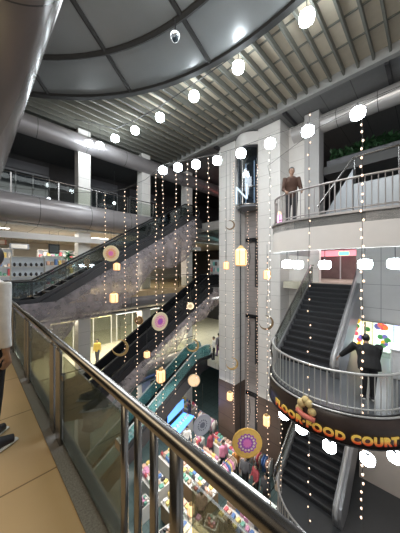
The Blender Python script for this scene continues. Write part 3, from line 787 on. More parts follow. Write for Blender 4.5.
def lantern(loc, r, h, label, rz=0.4, line=0.9):
    t = thing('paper_lantern', label, 'lantern', loc, rz, 'glowing lanterns hung on the strings')
    MB().lathe([(r*0.82, -h/2), (r, -h*0.42), (r, h*0.30), (r*0.7, h*0.42)], n=6).build('lantern_body', lantern_glow, t)
    fr = MB()
    for k in range(6):
        a = 2*PI*k/6
        fr.tube([(r*1.02*math.cos(a), r*1.02*math.sin(a), -h*0.45), (r*1.02*math.cos(a), r*1.02*math.sin(a), h*0.32)], r*0.07, 5)
    fr.build('frame', gold, t)
    MB().lathe([(r*0.75, h*0.40), (r*0.45, h*0.52), (r*0.12, h*0.60)], n=6).build('cap', gold, t)
    MB().lathe([(r*0.9, -h*0.54), (r*0.9, -h*0.48)], n=6).build('base', gold, t)
    MB().tube([(0, 0, h*0.58), (0, 0, h*0.58+line)], 0.006, 4).build('hanging_line', wire_m, t)
    return t
lantern((6.61, 4.61, 1.95), 0.20, 0.64, 'largest glowing paper lantern, hanging in front of the lift tower', 0.4, 3.06)
lantern((6.502, 5.17, 1.64), 0.10, 0.28, 'small glowing lantern beside the largest one, against the left pier', 0.4, 3.94)
lantern((7.75, 4.25, 1.31), 0.13, 0.34, 'small glowing lantern under the white balcony\'s rounded end')
lantern((4.08, 8.96, 0.36), 0.16, 0.40, 'glowing lantern below the cream disc, in front of the mesh fabric', 0.4, 4.0)
lantern((4.15, 8.86, 1.6), 0.13, 0.30, 'faint lantern just right of the cream and pink disc')
lantern((5.40, 7.62, -2.75), 0.17, 0.52, 'long orange lantern hanging before the black escalator, over the market')
lantern((7.8, 4.3, -4.1), 0.13, 0.40, 'glowing lantern under the food court balcony, left of the lower stair')
lantern((7.59, 5.84, -3.73), 0.13, 0.34, 'small lantern low in front of the left pier, above the yellow disc')
lantern((5.0, 8.0, -1.9), 0.12, 0.26, 'small dim lantern over the pale mesh fabric')
lantern((5.55, 6.0, -7.0), 0.12, 0.40, 'low orange lantern seen under the steel handrail, over the market floor')
def crescent(loc, r, label, rz=PI/4, roll=0.0, mat=gold, line=0.7):
    t = thing('crescent_moon', label, 'ornament', loc, rz, 'crescent moons hung on the strings')
    mb = MB(); n = 20; rows = []
    for i in range(n+1):
        a = math.radians(-140+280*i/n)+roll+PI
        wd = r*0.30*math.sin(PI*(i/n))+0.004
        c, s_ = math.cos(a), math.sin(a)
        rows.append([mb.bm.verts.new((dx, -(r+dr)*c, (r+dr)*s_)) for dx, dr in ((-0.02, 0), (0.02, 0), (0.02, -wd), (-0.02, -wd))])
    for i in range(n):
        for k in range(4): mb.bm.faces.new((rows[i][k], rows[i+1][k], rows[i+1][(k+1) % 4], rows[i][(k+1) % 4]))
    mb.bm.faces.new(rows[0]); mb.bm.faces.new(rows[-1][::-1])
    mb.build('moon', mat, t)
    MB().tube([(0, 0, r*0.95), (0, 0, r+line)], 0.006, 4).build('hanging_line', wire_m, t)
    return t
brown_gold = M('bronze_card', (0.22, 0.14, 0.07), 0.4, 0.3)
crescent((4.20, 8.66, -1.61), 0.33, 'gold crescent moon hanging before the black escalator', PI/4, 2.6)
crescent((6.10, 6.50, -1.46), 0.25, 'gold crescent moon right of the teal escalator', PI/4, 2.4)
crescent((6.531, 5.02, 3.07), 0.17, 'small dark crescent moon high against the left pier', PI/4, 2.6, brown_gold, 2.5)
crescent((7.75, 4.28, -0.48), 0.27, 'dark bronze crescent moon left of the stair, against the right pier', PI/4, 2.5, brown_gold)
crescent((7.62, 5.75, -2.4), 0.25, 'pale gold crescent moon on the lower face of the left pier', PI/4, 2.4)
# security camera under the recess
cc = thing('security_camera', 'chrome dome security camera hanging from the round ceiling recess', 'camera', (4.73, 5.88, 9.05))
MB().lathe([(0.05, 0.0), (0.14, 0.02), (0.15, 0.10), (0.07, 0.20), (0.03, 0.22)], n=20).build('housing', M('chrome', (0.75, 0.76, 0.78), 0.12, 1.0), cc, True)
MB().sph((0, 0, 0.0), 0.12, 16, 10, (1, 1, 0.95)).build('dome', M('smoked_dome', (0.02, 0.03, 0.04), 0.05), cc, True)
MB().tube([(0, 0, 0.2), (0, 0, 0.62)], 0.025, 8).build('stem', dark_metal, cc)

# ================================================================== PEOPLE
hair_black = M('hair_black', (0.012, 0.011, 0.011), 0.55, 0, 0.4, 60)
shoe_black = M('shoe_black', (0.03, 0.03, 0.04), 0.5); sole_white = M('sole_white', (0.75, 0.74, 0.72), 0.5)
eye_m = M('eye_dark', (0.02, 0.015, 0.012), 0.2)
def cloth(c): return M('cloth_%02x%02x%02x' % tuple(int(x*255) for x in c), c, 0.8, 0, 0.18, 22, 0.15)
def skin(c): return M('skin_%02x%02x%02x' % tuple(int(x*255) for x in c), c, 0.5, 0, 0.08, 14)
def person(label, loc, rz, H=1.72, top=(0.5, 0.5, 0.5), bottom=(0.05, 0.05, 0.06), sk=(0.36, 0.22, 0.15), lean=0.0, wrists=None, elbows=None, stride=0.0, vox=0.03, near=False, group=None, long_hair=False, sleeve=1.0, bulk=1.0, head_turn=0.0):
    s = H/1.74
    t = thing('person', label, 'person', loc, rz, group)
    hip = Vector((0, 0, 0.94))
    def U(x, y, z):        # upper body, bent forward about the hips
        v = Vector((x, y, z))-hip
        return Vector((v.x*math.cos(lean)+v.z*math.sin(lean), v.y, -v.x*math.sin(lean)+v.z*math.cos(lean)))+hip
    S = lambda v: Vector(v)*s
    def limb(mb, pts, r, n=10, flat=None): mb.tube([S(p) for p in pts], [q*s for q in r], n, True, flat)
    back = -0.25*math.sin(lean)
    wr = wrists or [(0.06, -0.27, 0.86), (0.06, 0.27, 0.86)]
    arms = []
    for k, sg in enumerate((-1, 1)):
        sh = U(0, sg*0.185*bulk, 1.425); w_ = Vector(wr[k])
        if elbows: el = Vector(elbows[k])
        else:
            mid = (sh+w_)/2; d = (w_-sh).length; h = math.sqrt(max(0.0, 0.285**2-(d/2)**2))
            el = mid+Vector((-0.45*h, sg*0.35*h, -0.85*h))
        arms.append((sh, el, w_))
    legs = []
    for sg in (-1, 1):
        f = sg*stride
        legs.append((Vector((back, sg*0.09, 0.93)), Vector((back*0.6+0.02+f*0.45, sg*0.095, 0.50)), Vector((f, sg*0.10, 0.085)), Vector((f+0.16, sg*0.12, 0.035))))
    pel = Vector((back, 0, 0))
    up = lambda x, y, z: U(x, y, z)+pel
    for a in range(2):
        sh, el, w_ = arms[a]; arms[a] = (sh+pel, el+(pel*0.5 if not elbows else Vector((0, 0, 0))), w_)
    # ---- body: one continuous surface
    b = MB()
    limb(b, [up(0, 0, 0.86), up(0, 0, 0.98), up(0, 0, 1.14), up(0, 0, 1.30), up(0, 0, 1.42), up(0, 0, 1.48)], [0.145, 0.15, 0.13, 0.16, 0.15, 0.06], 14, (0.66, 1.05))
    limb(b, [up(0, 0, 1.42), up(0.015, 0, 1.55)], [0.056, 0.052], 10)
    hc = up(0.025, 0, 1.63)
    ct, st_ = math.cos(head_turn), math.sin(head_turn)
    def Hd(x, y, z): return S(hc+Vector((x*ct-y*st_, x*st_+y*ct, z)))
    b.sph(S(hc), 0.095*s, 16, 12, (0.98, 0.80, 1.15))
    b.sph(Hd(0.025, 0, -0.06), 0.062*s, 12, 8, (1.0, 0.85, 0.9))
    b.sph(Hd(0.096, 0, -0.012), 0.017*s, 8, 6, (1.1, 0.8, 1.5))
    b.sph(Hd(0.080, 0, -0.062), 0.020*s, 8, 6, (0.9, 1.3, 0.55))
    for sg in (-1, 1): b.sph(Hd(-0.005, sg*0.078, -0.01), 0.026*s, 8, 6, (0.7, 0.4, 1.2))
    for k, sg in enumerate((-1, 1)):
        sh, el, w_ = arms[k]
        limb(b, [sh, (sh+el)/2, el, (el*2+w_)/3, w_], [0.050, 0.046, 0.038, 0.038, 0.026])
        d = (w_-el).normalized(); side = d.cross(Vector((0, 0, 1)))
        side = side.normalized() if side.length > 0.2 else Vector((1, 0, 0))
        nrm_ = side.cross(d).normalized()
        if nrm_.z > 0: nrm_ = -nrm_
        palm = w_+d*0.085
        limb(b, [w_-d*0.01, w_+d*0.04, palm], [0.026, 0.036, 0.034], 8, (0.6, 1.15))
        fr_ = 0.0085 if near else 0.012
        for q, off in enumerate((-0.030, -0.010, 0.010, 0.029)):
            ln = (0.062, 0.075, 0.070, 0.055)[q]
            p0 = w_+d*0.07+side*off
            p1 = p0+d*(ln*0.6)+nrm_*0.008; p2 = p1+d*(ln*0.40)+nrm_*0.03; p3 = p2+d*0.006+nrm_*0.026
            limb(b, [p0, p1, p2, p3], [fr_*1.1, fr_*1.05, fr_, fr_*0.8], 6)
        th = side*(-0.034)
        limb(b, [w_+d*0.03+th*0.7, w_+d*0.055+th*1.5, w_+d*0.085+th*1.7+nrm_*0.016], [fr_*1.3, fr_*1.2, fr_], 6)
    for (h_, k_, a_, toe) in legs:
        limb(b, [h_, (h_+k_)/2, k_, (k_*2+a_)/3, a_], [0.088, 0.075, 0.055, 0.055, 0.036])
        limb(b, [a_+Vector((-0.04, 0, -0.03)), a_+Vector((0.05, 0, -0.03)), toe+Vector((-0.02, 0, 0))], [0.030, 0.030, 0.016], 8)
    o = b.build('body', skin(sk), t)
    def fuse(o, v):
        m = o.modifiers.new('surface', 'REMESH'); m.mode = 'VOXEL'; m.voxel_size = v; m.use_smooth_shade = True
        m2 = o.modifiers.new('soft', 'SMOOTH'); m2.iterations = 2; m2.factor = 0.5
    fuse(o, 0.0075 if near else vox*0.62)
    # ---- clothes
    c = MB()
    limb(c, [up(0, 0, 0.82), up(0, 0, 0.98), up(0, 0, 1.14), up(0, 0, 1.30), up(0, 0, 1.42), up(0, 0, 1.485)], [0.178*bulk, 0.180*bulk, 0.165*bulk, 0.188*bulk, 0.172*bulk, 0.085], 16, (0.70, 1.05))
    for k in range(2):
        sh, el, w_ = arms[k]
        e2 = el+(w_-el)*(0.85 if sleeve > 0.5 else 0.02)
        limb(c, [sh+Vector((0, 0, 0.01)), (sh+el)/2, el, e2], [0.075*bulk, 0.068*bulk, 0.058*bulk, 0.044*bulk])
    fuse(c.build('shirt', cloth(top), t), 0.014 if near else vox)
    c = MB()
    for (h_, k_, a_, toe) in legs:
        limb(c, [h_+Vector((0, 0, 0.05)), (h_+k_)/2, k_, (k_+a_)/2, a_+Vector((0, 0, 0.0))], [0.105, 0.098, 0.078, 0.070, 0.060])
    limb(c, [up(0, 0, 0.84), up(0, 0, 0.96), up(0, 0, 1.02)], [0.155, 0.163, 0.150], 14, (0.72, 1.04))
    fuse(c.build('trousers', cloth(bottom), t), 0.014 if near else vox)
    for (h_, k_, a_, toe) in legs:
        c = MB()
        limb(c, [a_+Vector((-0.06, 0, -0.035)), a_+Vector((0.03, 0, -0.020)), a_+Vector((0.10, 0.01, -0.035)), toe+Vector((0.03, 0, 0.004))], [0.048, 0.056, 0.050, 0.034], 10)
        sh_ = c.build('shoe', shoe_black, t, True)
        if near:
            q = a_*s; r_ = toe*s
            MB().tube([(q.x-0.10, q.y, 0.014), (q.x-0.02, q.y, 0.014), ((q.x+r_.x)/2+0.02, (q.y+r_.y)/2, 0.014), (r_.x+0.065, r_.y, 0.014)], [0.030, 0.042, 0.048, 0.026], 10, True, (0.34, 1)).build('sole', sole_white, sh_, True)
    # ---- hair
    hb = MB()
    hb.sph(Hd(-0.010, 0, 0.026), 0.107*s, 16, 10, (0.98, 0.84, 1.02))
    bmesh.ops.delete(hb.bm, geom=[v for v in hb.bm.verts if ((v.co-Hd(0.05, 0, 0)).dot(Vector((ct, st_, 0))) > -0.012*s and v.co.z < Hd(0, 0, 0.040).z) or v.co.z < Hd(0, 0, -0.055).z], context='VERTS')
    if long_hair: hb.tube([Hd(-0.06, 0, 0.06), Hd(-0.085, 0, -0.05), Hd(-0.08, 0, -0.22)], [0.06*s, 0.078*s, 0.05*s], 10, True, (0.6, 1.15))
    hb.build('hair', hair_black, t, True)
    if near:
        for sg in (-1, 1): MB().sph(Hd(0.078, sg*0.032, 0.012), 0.011*s, 8, 6, (0.7, 1.3, 0.8)).build('eye', eye_m, o, True)
    return t
person('person in a white shirt and black trousers standing beside the walkway railing', (0.085, 2.72, 0.0), 0.5, 1.78, (0.70, 0.69, 0.67), (0.010, 0.010, 0.012), lean=0.03,
       wrists=[(0.02, -0.23, 0.86), (0.10, 0.25, 0.86)], near=True, head_turn=0.95, bulk=1.0, stride=0.04)
person('man in a brown jacket leaning on the upper balcony railing', (7.56, 3.26, 3.0), PI+0.55, 1.86, (0.050, 0.020, 0.010), (0.03, 0.03, 0.035), sk=(0.26, 0.15, 0.10), lean=0.10,
       wrists=[(0.24, -0.20, 0.97), (0.24, 0.24, 0.97)], near=True, head_turn=0.1, bulk=1.0)
person('person in a black jacket bending forward on the food court balcony, seen from behind', (7.45, 1.16, -1.9), 0.35, 1.74, (0.012, 0.012, 0.013), (0.02, 0.02, 0.024), lean=0.52,
       wrists=[(0.50, -0.30, 0.80), (0.30, 0.62, 0.92)], near=True, bulk=1.38)
sk1, sk2 = (0.36, 0.22, 0.15), (0.46, 0.30, 0.21)
FAR = [('person in a white top and black trousers just left of the tower', (12.25, 10.85, -5), 2.4, (0.72, 0.71, 0.70), (0.02, 0.02, 0.02), 0, 0),
       ('person in a dark jacket behind the one in white beside the tower', (12.75, 10.55, -5), 0.6, (0.03, 0.03, 0.035), (0.02, 0.02, 0.03), 0, 1),
       ('person in purple trousers beside the left pier on the pale floor', (12.9, 10.95, -5), 1.4, (0.30, 0.28, 0.32), (0.16, 0.06, 0.20), 0.1, 0),
       ('person in a blue shirt sitting back at the market table under the yellow disc', (8.75, 8.0, -10), 0.2, (0.06, 0.11, 0.26), (0.05, 0.05, 0.07), 0.0, 0),
       ('person in a red shirt by the blue lit stall', (10.75, 10.75, -10), -0.8, (0.50, 0.05, 0.05), (0.04, 0.04, 0.06), 0.12, 0),
       ('person in a dark top behind the red shirted one in the market', (11.5, 12.6, -10), 2.2, (0.05, 0.05, 0.08), (0.10, 0.12, 0.2), 0, 1),
       ('person in a tan dress coat near the grey disc', (8.75, 10.9, -10), 3.6, (0.46, 0.30, 0.18), (0.10, 0.08, 0.07), 0.14, 1),
       ('person in maroon walking between two market tables', (10.2, 9.3, -10), 1.6, (0.28, 0.05, 0.08), (0.04, 0.04, 0.05), 0.2, 0),
       ('shopkeeper in black behind the rounded white counter, nearest the stair', (10.1, 5.6, -10), 3.1, (0.03, 0.03, 0.035), (0.02, 0.02, 0.02), 0, 1),
       ('shopkeeper in dark red behind the rounded white counter', (10.2, 6.2, -10), 2.8, (0.22, 0.03, 0.04), (0.02, 0.02, 0.02), 0, 1),
       ('shopkeeper in charcoal behind the rounded white counter, farthest from the stair', (10.2, 6.85, -10), 3.4, (0.08, 0.08, 0.09), (0.02, 0.02, 0.02), 0, 0),
       ('person in pale pink under the handrail end of the market', (7.3, 7.2, -10), 0.9, (0.62, 0.40, 0.38), (0.06, 0.06, 0.08), 0.1, 1),
       ('person in a white shirt crossing the market near the long lantern', (9.6, 10.75, -10), 4.2, (0.70, 0.70, 0.68), (0.04, 0.05, 0.08), 0.2, 0),
       ('person in green browsing the far end of the market', (10.2, 15.0, -10), 5.0, (0.08, 0.22, 0.14), (0.04, 0.04, 0.05), 0, 0),
       ('person in navy beside the far shop counter on the lit left floor', (3.1, 16.6, 0), 4.6, (0.05, 0.06, 0.12), (0.03, 0.03, 0.03), 0, 0),
       ('shopper in grey standing deep in the lit left shop', (1.2, 18.5, 0), 4.3, (0.30, 0.30, 0.32), (0.05, 0.05, 0.08), 0.1, 0),
       ('person in yellow on the pale floor under the black escalator', (6.2, 16.2, -5), 4.0, (0.60, 0.44, 0.10), (0.05, 0.05, 0.08), 0.15, 0)]
FAR += [
    ('person in a black top at the near market table row', (7.25, 5.6, -10), 0.1, (0.03, 0.03, 0.04), (0.15, 0.12, 0.1), 0.0, 1),
    ('person in a light blue shirt facing the grey disc table', (8.62, 8.85, -10), 0.2, (0.30, 0.45, 0.65), (0.05, 0.05, 0.08), 0.0, 0),
    ('person in a pink top walking past the grey disc', (10.17, 8.3, -10), 4.4, (0.65, 0.25, 0.38), (0.04, 0.04, 0.05), 0.2, 1),
    ('person in an orange top behind the yellow disc', (10.35, 7.55, -10), 1.2, (0.60, 0.25, 0.06), (0.05, 0.05, 0.05), 0.1, 0),
    ('person in white with dark hair beside the warm lit display case', (5.2, 6.0, -10), 0.3, (0.70, 0.68, 0.66), (0.05, 0.05, 0.06), 0.0, 1),
    ('person in a black dress by the blue stall', (9.4, 12.75, -10), -1.0, (0.02, 0.02, 0.02), (0.02, 0.02, 0.02), 0.0, 1)]
for i, (lb, lc, rz, tp, bt, sd, lh) in enumerate(FAR):
    person(lb, lc, rz, 1.62+0.04*(i % 4), tp, bt, sk1 if i % 2 else sk2, stride=sd, vox=0.035, long_hair=bool(lh), wrists=[(0.20, -0.24, 0.95), (0.28, 0.22, 1.02)] if i % 3 == 0 else None)

# ================================================================== SHOPS ON THE LEFT FLOOR
rnd = random.Random(11)
PAL = [(0.55, 0.10, 0.12), (0.10, 0.20, 0.45), (0.75, 0.72, 0.68), (0.05, 0.05, 0.06), (0.70, 0.45, 0.35), (0.78, 0.60, 0.20), (0.15, 0.38, 0.30), (0.62, 0.28, 0.45), (0.40, 0.30, 0.22), (0.80, 0.78, 0.76)]
def goods_mat(i): return M('goods_%d' % (i % len(PAL)), PAL[i % len(PAL)], 0.5, 0, 0.25, 12)
shelf_white = M('shelf_white', (0.70, 0.69, 0.66), 0.4)
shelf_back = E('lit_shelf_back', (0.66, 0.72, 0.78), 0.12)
shoe_mesh = MB().tube([(-0.11, 0, 0.045), (0.0, 0, 0.05), (0.10, 0, 0.035), (0.15, 0, 0.025)], [0.04, 0.045, 0.04, 0.025], 8).build('shoe', M('shoe_dark', (0.03, 0.028, 0.03), 0.4), None, True)
shoe_used = [0]
def put_shoe(loc, rz, label, group):
    if not shoe_used[0]: shoe_used[0] = 1; o = shoe_mesh
    else: o = shoe_mesh.copy(); COL.objects.link(o)
    o.location = loc; o.rotation_euler = (0, 0, rz); o.scale = (1, 1.35, 2.2)
    tag(o, label, 'shoe', group)
def shelf(x, y, z, rz, wd, h, levels, label, lit=True, depth=0.35, group=None):
    t = thing('display_shelf', label, 'shelf', (x, y, z), rz, group)
    for sg in (-1, 1): MB().box((sg*wd/2, 0, h/2), (0.03, depth, h), bev=0.004).build('side_panel', shelf_white, t)
    MB().box((0, depth/2, h/2), (wd, 0.02, h)).build('back_panel', shelf_back if lit else shelf_white, t)
    zs = [h*k/levels for k in range(levels+1)]
    for q in zs: MB().box((0, 0, q+0.015), (wd, depth, 0.03)).build('shelf_board', shelf_white, t)
    return [z+q+0.03 for q in zs[:-1]]
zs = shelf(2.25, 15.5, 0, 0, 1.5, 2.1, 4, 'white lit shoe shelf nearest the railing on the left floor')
for li, zz in enumerate(zs):
    for k in range(6):
        put_shoe((2.25-0.6+0.24*k, 15.46, zz), -PI/2, 'dark shoe on the %s board of the white lit shoe shelf' % ('bottom', 'second', 'third', 'top')[li], 'dark shoes on the %s board of the lit shelf' % ('bottom', 'second', 'third', 'top')[li])
def box_item(name, label, cat, loc, size, mat, group=None, rz=0):
    o = MB().box((0, 0, size[2]/2), size, rz, bev=min(size)*0.12).build(name, mat, None, False, loc)
    return tag(o, label, cat, group)
def fill(x, y, zs, wd, n, name, cat, what, group, hmax=0.36):
    for li, zz in enumerate(zs):
        for k in range(n):
            h = rnd.uniform(0.12, hmax)
            box_item(name, what % ('bottom', 'second', 'third', 'top', 'topmost')[li], cat, (x-wd/2+wd*(k+0.5)/n, y, zz), (wd/n*0.72, 0.2, h), goods_mat(rnd.randrange(10)), group+', '+('bottom', 'second', 'third', 'top', 'topmost')[li]+' board')
zs = shelf(3.55, 15.9, 0, 0, 1.3, 2.2, 4, 'white shelf of mixed boxes between the shoe shelf and the green plant')
fill(3.55, 15.88, zs, 1.2, 6, 'carton', 'box', 'small coloured carton on the %s board of the mixed shelf by the plant', 'cartons on the mixed shelf')
zs = shelf(1.0, 17.2, 0, 0, 1.5, 2.6, 5, 'tall white shelf at the left, behind the shoe shelf')
fill(1.0, 17.18, zs, 1.4, 7, 'carton', 'box', 'small coloured carton on the %s board of the tall white shelf', 'cartons on the tall shelf', 0.4)
zs = shelf(4.3, 18.6, 0, 0, 2.2, 2.7, 5, 'wide white shelf deep in the left shop', True)
fill(4.3, 18.58, zs, 2.1, 9, 'carton', 'box', 'small carton on the %s board of the wide shelf deep in the shop', 'cartons on the wide shelf', 0.42)
zs = shelf(2.0, 20.5, 0, 0, 2.6, 2.1, 4, 'white shelf against the far end of the left shop', True)
fill(2.0, 20.48, zs, 2.5, 9, 'carton', 'box', 'small carton on the %s board of the far end shelf', 'cartons on the far shelf', 0.3)
tb = thing('display_table', 'white display table with a glossy top right of the shoe shelf', 'table', (2.85, 14.95, 0))
MB().box((0, 0, 0.80), (1.2, 0.5, 0.05), bev=0.01).build('tabletop', shelf_white, tb)
for sx in (-0.55, 0.55):
    for sy in (-0.2, 0.2): MB().tube([(sx, sy, 0), (sx, sy, 0.78)], 0.02, 6).build('leg', steel, tb)
for k in range(5):
    box_item('gift_box', 'small boxed item lying on the white display table', 'box', (2.42+0.22*k, 14.95, 0.826), (0.16, 0.22, 0.10+0.05*(k % 3)), goods_mat(k*3+2), 'boxes on the white display table')
def plant(x, y, z, h, r, label, n=120):
    t = thing('potted_plant', label, 'plant', (x, y, z))
    MB().lathe([(r*0.42, 0), (r*0.55, h*0.3), (r*0.5, h*0.3), (0.02, h*0.27)], n=14).build('pot', M('pot_dark', (0.08, 0.07, 0.065), 0.5), t, True)
    MB().tube([(0, 0, h*0.26), (0.01, 0, h*0.7)], 0.02, 6).build('stem', M('stem_brown', (0.12, 0.08, 0.04), 0.7), t)
    lf = MB(); q = random.Random(5)
    for i in range(n):
        a = q.uniform(0, 2*PI); e = q.uniform(-0.5, 1.3); d = r*q.uniform(0.3, 0.95)
        c = Vector((d*math.cos(a)*math.cos(e), d*math.sin(a)*math.cos(e), h*0.68+d*math.sin(e)*1.0))
        dirv = Vector((math.cos(a), math.sin(a), q.uniform(-0.5, 0.6))).normalized()*r*0.34
        sd = dirv.cross(Vector((0, 0, 1))).normalized()*r*0.13
        v = [lf.bm.verts.new(p) for p in (c-dirv, c+sd+Vector((0, 0, 0.01)), c+dirv, c-sd-Vector((0, 0, 0.01)))]
        lf.bm.faces.new(v)
    lf.build('foliage', M('leaf_green', (0.03, 0.30, 0.11), 0.5, 0, 0.5, 8), t)
    return t
plant(3.90, 14.26, 0, 3.1, 0.44, 'bright green bushy plant beside the white column at the foot of the escalator')
plant(1.2, 13.9, 0, 0.95, 0.34, 'low potted plant behind the steel bars at the left railing')
plant(1.85, 14.0, 0, 0.85, 0.3, 'smaller potted plant behind the steel bars, nearer the escalator')
# things hung from the shop ceiling
for k, (x, y, z, sx, sz, mm, lb) in enumerate([(3.4, 15.2, 2.6, 0.55, 0.55, black_panel, 'dark framed panel hanging over the left shop, nearer the white column'), (2.0, 16.6, 2.75, 0.9, 0.3, M('sign_slate', (0.16, 0.18, 0.22), 0.5), 'slate grey sign hanging deep over the left shop'), (0.9, 15.0, 2.8, 0.8, 0.26, M('sign_brick', (0.30, 0.12, 0.08), 0.5), 'rust red sign hanging over the left end of the shop')]):
    t = thing('hanging_sign', lb, 'sign', (x, y, z), 0.0, 'signs hung over the left shop')
    MB().box((0, 0, 0), (sx, 0.04, sz), bev=0.005).build('sign_panel', mm, t)
    MB().box((0, -0.022, 0), (sx*0.8, 0.006, sz*0.72)).build('face', M('sign_face_%d' % k, [(0.10, 0.12, 0.14), (0.5, 0.5, 0.5), (0.6, 0.5, 0.4)][k], 0.3), t)
    for sg in (-1, 1): MB().tube([(sg*sx*0.4, 0, sz/2), (sg*sx*0.4, 0, 3.62-z)], 0.006, 5).build('hanging_wire', wire_m, t)
# ceiling panels
def lpanel(x, y, z, sx, sy, label, group, m=panel_light):
    t = thing('overhead_light', label, 'light', (x, y, z), 0, group)
    MB().box((0, 0, 0.0), (sx+0.08, sy+0.08, 0.03)).build('frame', shelf_white, t)
    MB().box((0, 0, -0.018), (sx, sy, 0.012)).build('diffuser', m, t)
for i, (x, y) in enumerate([(0.9, 15.6), (1.6, 18.5), (3.8, 17.0), (6.5, 16.5), (5.5, 20.0)]):
    lpanel(x, y, 3.6, 1.1, 0.3, 'bright ceiling panel over the left shop, %s from the left' % ORD[i], 'ceiling panels over the left shop')
for i, (x, y) in enumerate([(4.5, 16.0), (7.0, 17.5), (9.5, 16.0), (12.0, 17.5)]):
    lpanel(x, y, -1.44, 1.4, 0.3, 'bright ceiling panel one storey down, %s from the left' % ORD[i], 'ceiling panels one storey down')
# small spot lamps in the dark gallery
for i, (x, y, z) in enumerate([(0.2, 16.5, 7.0), (3.6, 17.4, 5.95), (7.4, 16.2, 6.2), (10.6, 17.5, 6.4)]):
    o = thing('spot_lamp', 'small bright spot in the dark upper gallery, %s from the left' % ORD[i], 'light', (x, y, z), 0, 'spots in the upper gallery')
    MB().sph((0, 0, 0), 0.11, 12, 8).build('lamp_shade', spot_glow, o, True)
    MB().tube([(0, 0, 0.1), (0, 0, 8.5-z)], 0.012, 5).build('rod', dark_metal, o)
for i, (x, w_) in enumerate([(2.4, 2.6), (6.9, 3.0), (10.8, 2.6)]):
    t = thing('storefront', 'dark glazed shop front of the upper gallery, %s from the left' % ORD[i], 'shop front', (x, 17.9, 5.02))
    MB().b2((-w_/2, -0.05, 0.1), (w_/2, -0.02, 2.4)).build('glass_pane', M('dark_glazing', (0.03, 0.035, 0.04), 0.06), t)
    f_ = MB()
    for q in range(4): f_.b2((-w_/2+w_*q/3-0.03, -0.09, 0), (-w_/2+w_*q/3+0.03, 0.02, 2.5))
    f_.b2((-w_/2, -0.09, 2.4), (w_/2, 0.02, 2.5))
    f_.build('frame', M('frame_grey', (0.25, 0.25, 0.26), 0.4), t)
    MB().b2((-w_/2, -0.10, 2.55), (w_/2, 0.0, 3.1)).build('fascia_board', M('fascia_dark', (0.10, 0.10, 0.11), 0.4), t)

# ================================================================== STOREY BELOW THE LEFT FLOOR AND THE FAR WING
def shopfront(x, y, z, rz, wd, label, colr, n):
    t = thing('storefront', label, 'shop front', (x, y, z), rz)
    MB().b2((-wd/2, 0, 2.35), (wd/2, 0.12, 2.95)).build('sign_board', colr, t)
    MB().b2((-wd/2, 0.05, 0.02), (wd/2, 0.07, 2.35)).build('glass_pane', glass, t)
    for q in range(n+1): MB().b2((-wd/2+wd*q/n-0.03, 0.0, 0), (-wd/2+wd*q/n+0.03, 0.12, 2.35)).build('mullion', M('frame_white', (0.6, 0.6, 0.6), 0.4), t)
signY = E('sign_yellow', (1.0, 0.88, 0.45), 1.2); signW = E('sign_white', (0.9, 0.97, 1.0), 1.3); signT = E('sign_teal', (0.35, 0.85, 0.80), 0.7); signR = E('sign_red', (0.95, 0.20, 0.16), 0.8)
shopfront(6.4, 19.5, -5, 0, 4.5, 'shop with a glowing yellow sign board, one storey down behind the escalators', signY, 3)
shopfront(11.4, 19.5, -5, 0, 4.5, 'shop with a glowing white sign board, one storey down right of the yellow one', signW, 3)
shopfront(2.2, 19.5, -5, 0, 3.2, 'shop with a pink red sign board, one storey down at the left', E('sign_pink', (0.9, 0.45, 0.6), 0.8), 2)
shopfront(17.2, 11.6, 0, -PI/2, 4.0, 'shop with a teal sign board left of the lift tower', signT, 3)
shopfront(17.2, 11.6, -5, -PI/2, 4.2, 'bright shop with a white sign board left of the tower, below the teal one', signW, 3)
shopfront(17.2, 11.6, 5, -PI/2, 4.0, 'shop with a small red sign in the dark gallery left of the tower', signR, 3)
for (x, y, z, rz, lb, gp) in [(16.0, 12.6, -5, -PI/2, 'white lit shelf of bags just left of the tower', 'bags'), (15.6, 13.3, 0, -PI/2, 'lit shelf of white and teal packs left of the tower, above the white shop', 'packs')]:
    t = thing('display_shelf', lb, 'shelf', (x, y, z), rz)
    for sg in (-1, 1): MB().box((sg*0.8, 0, 1.1), (0.03, 0.4, 2.2)).build('side_panel', shelf_white, t)
    MB().box((0, 0.2, 1.1), (1.6, 0.02, 2.2)).build('back_panel', shelf_back, t)
    for q in range(5): MB().box((0, 0, 0.02+q*0.54), (1.6, 0.4, 0.03)).build('shelf_board', shelf_white, t)
    for q in range(4):
        for k in range(6):
            c = [(0.75, 0.78, 0.80), (0.20, 0.60, 0.58), (0.10, 0.10, 0.11), (0.62, 0.64, 0.66), (0.70, 0.25, 0.25), (0.3, 0.5, 0.6)][(q*2+k) % 6]
            box_item('pack', 'pack on the %s board of the %s' % (('bottom', 'second', 'third', 'top')[q], 'lit bag shelf left of the tower' if z < 0 else 'lit teal and white shelf'), 'pack', (x-0.05, y+0.66-0.26*k, z+0.055+q*0.54), (0.3, 0.2, 0.34), M('pack_%d' % ((q*2+k) % 6), c, 0.5), gp+' on the %s board' % ('bottom', 'second', 'third', 'top')[q])

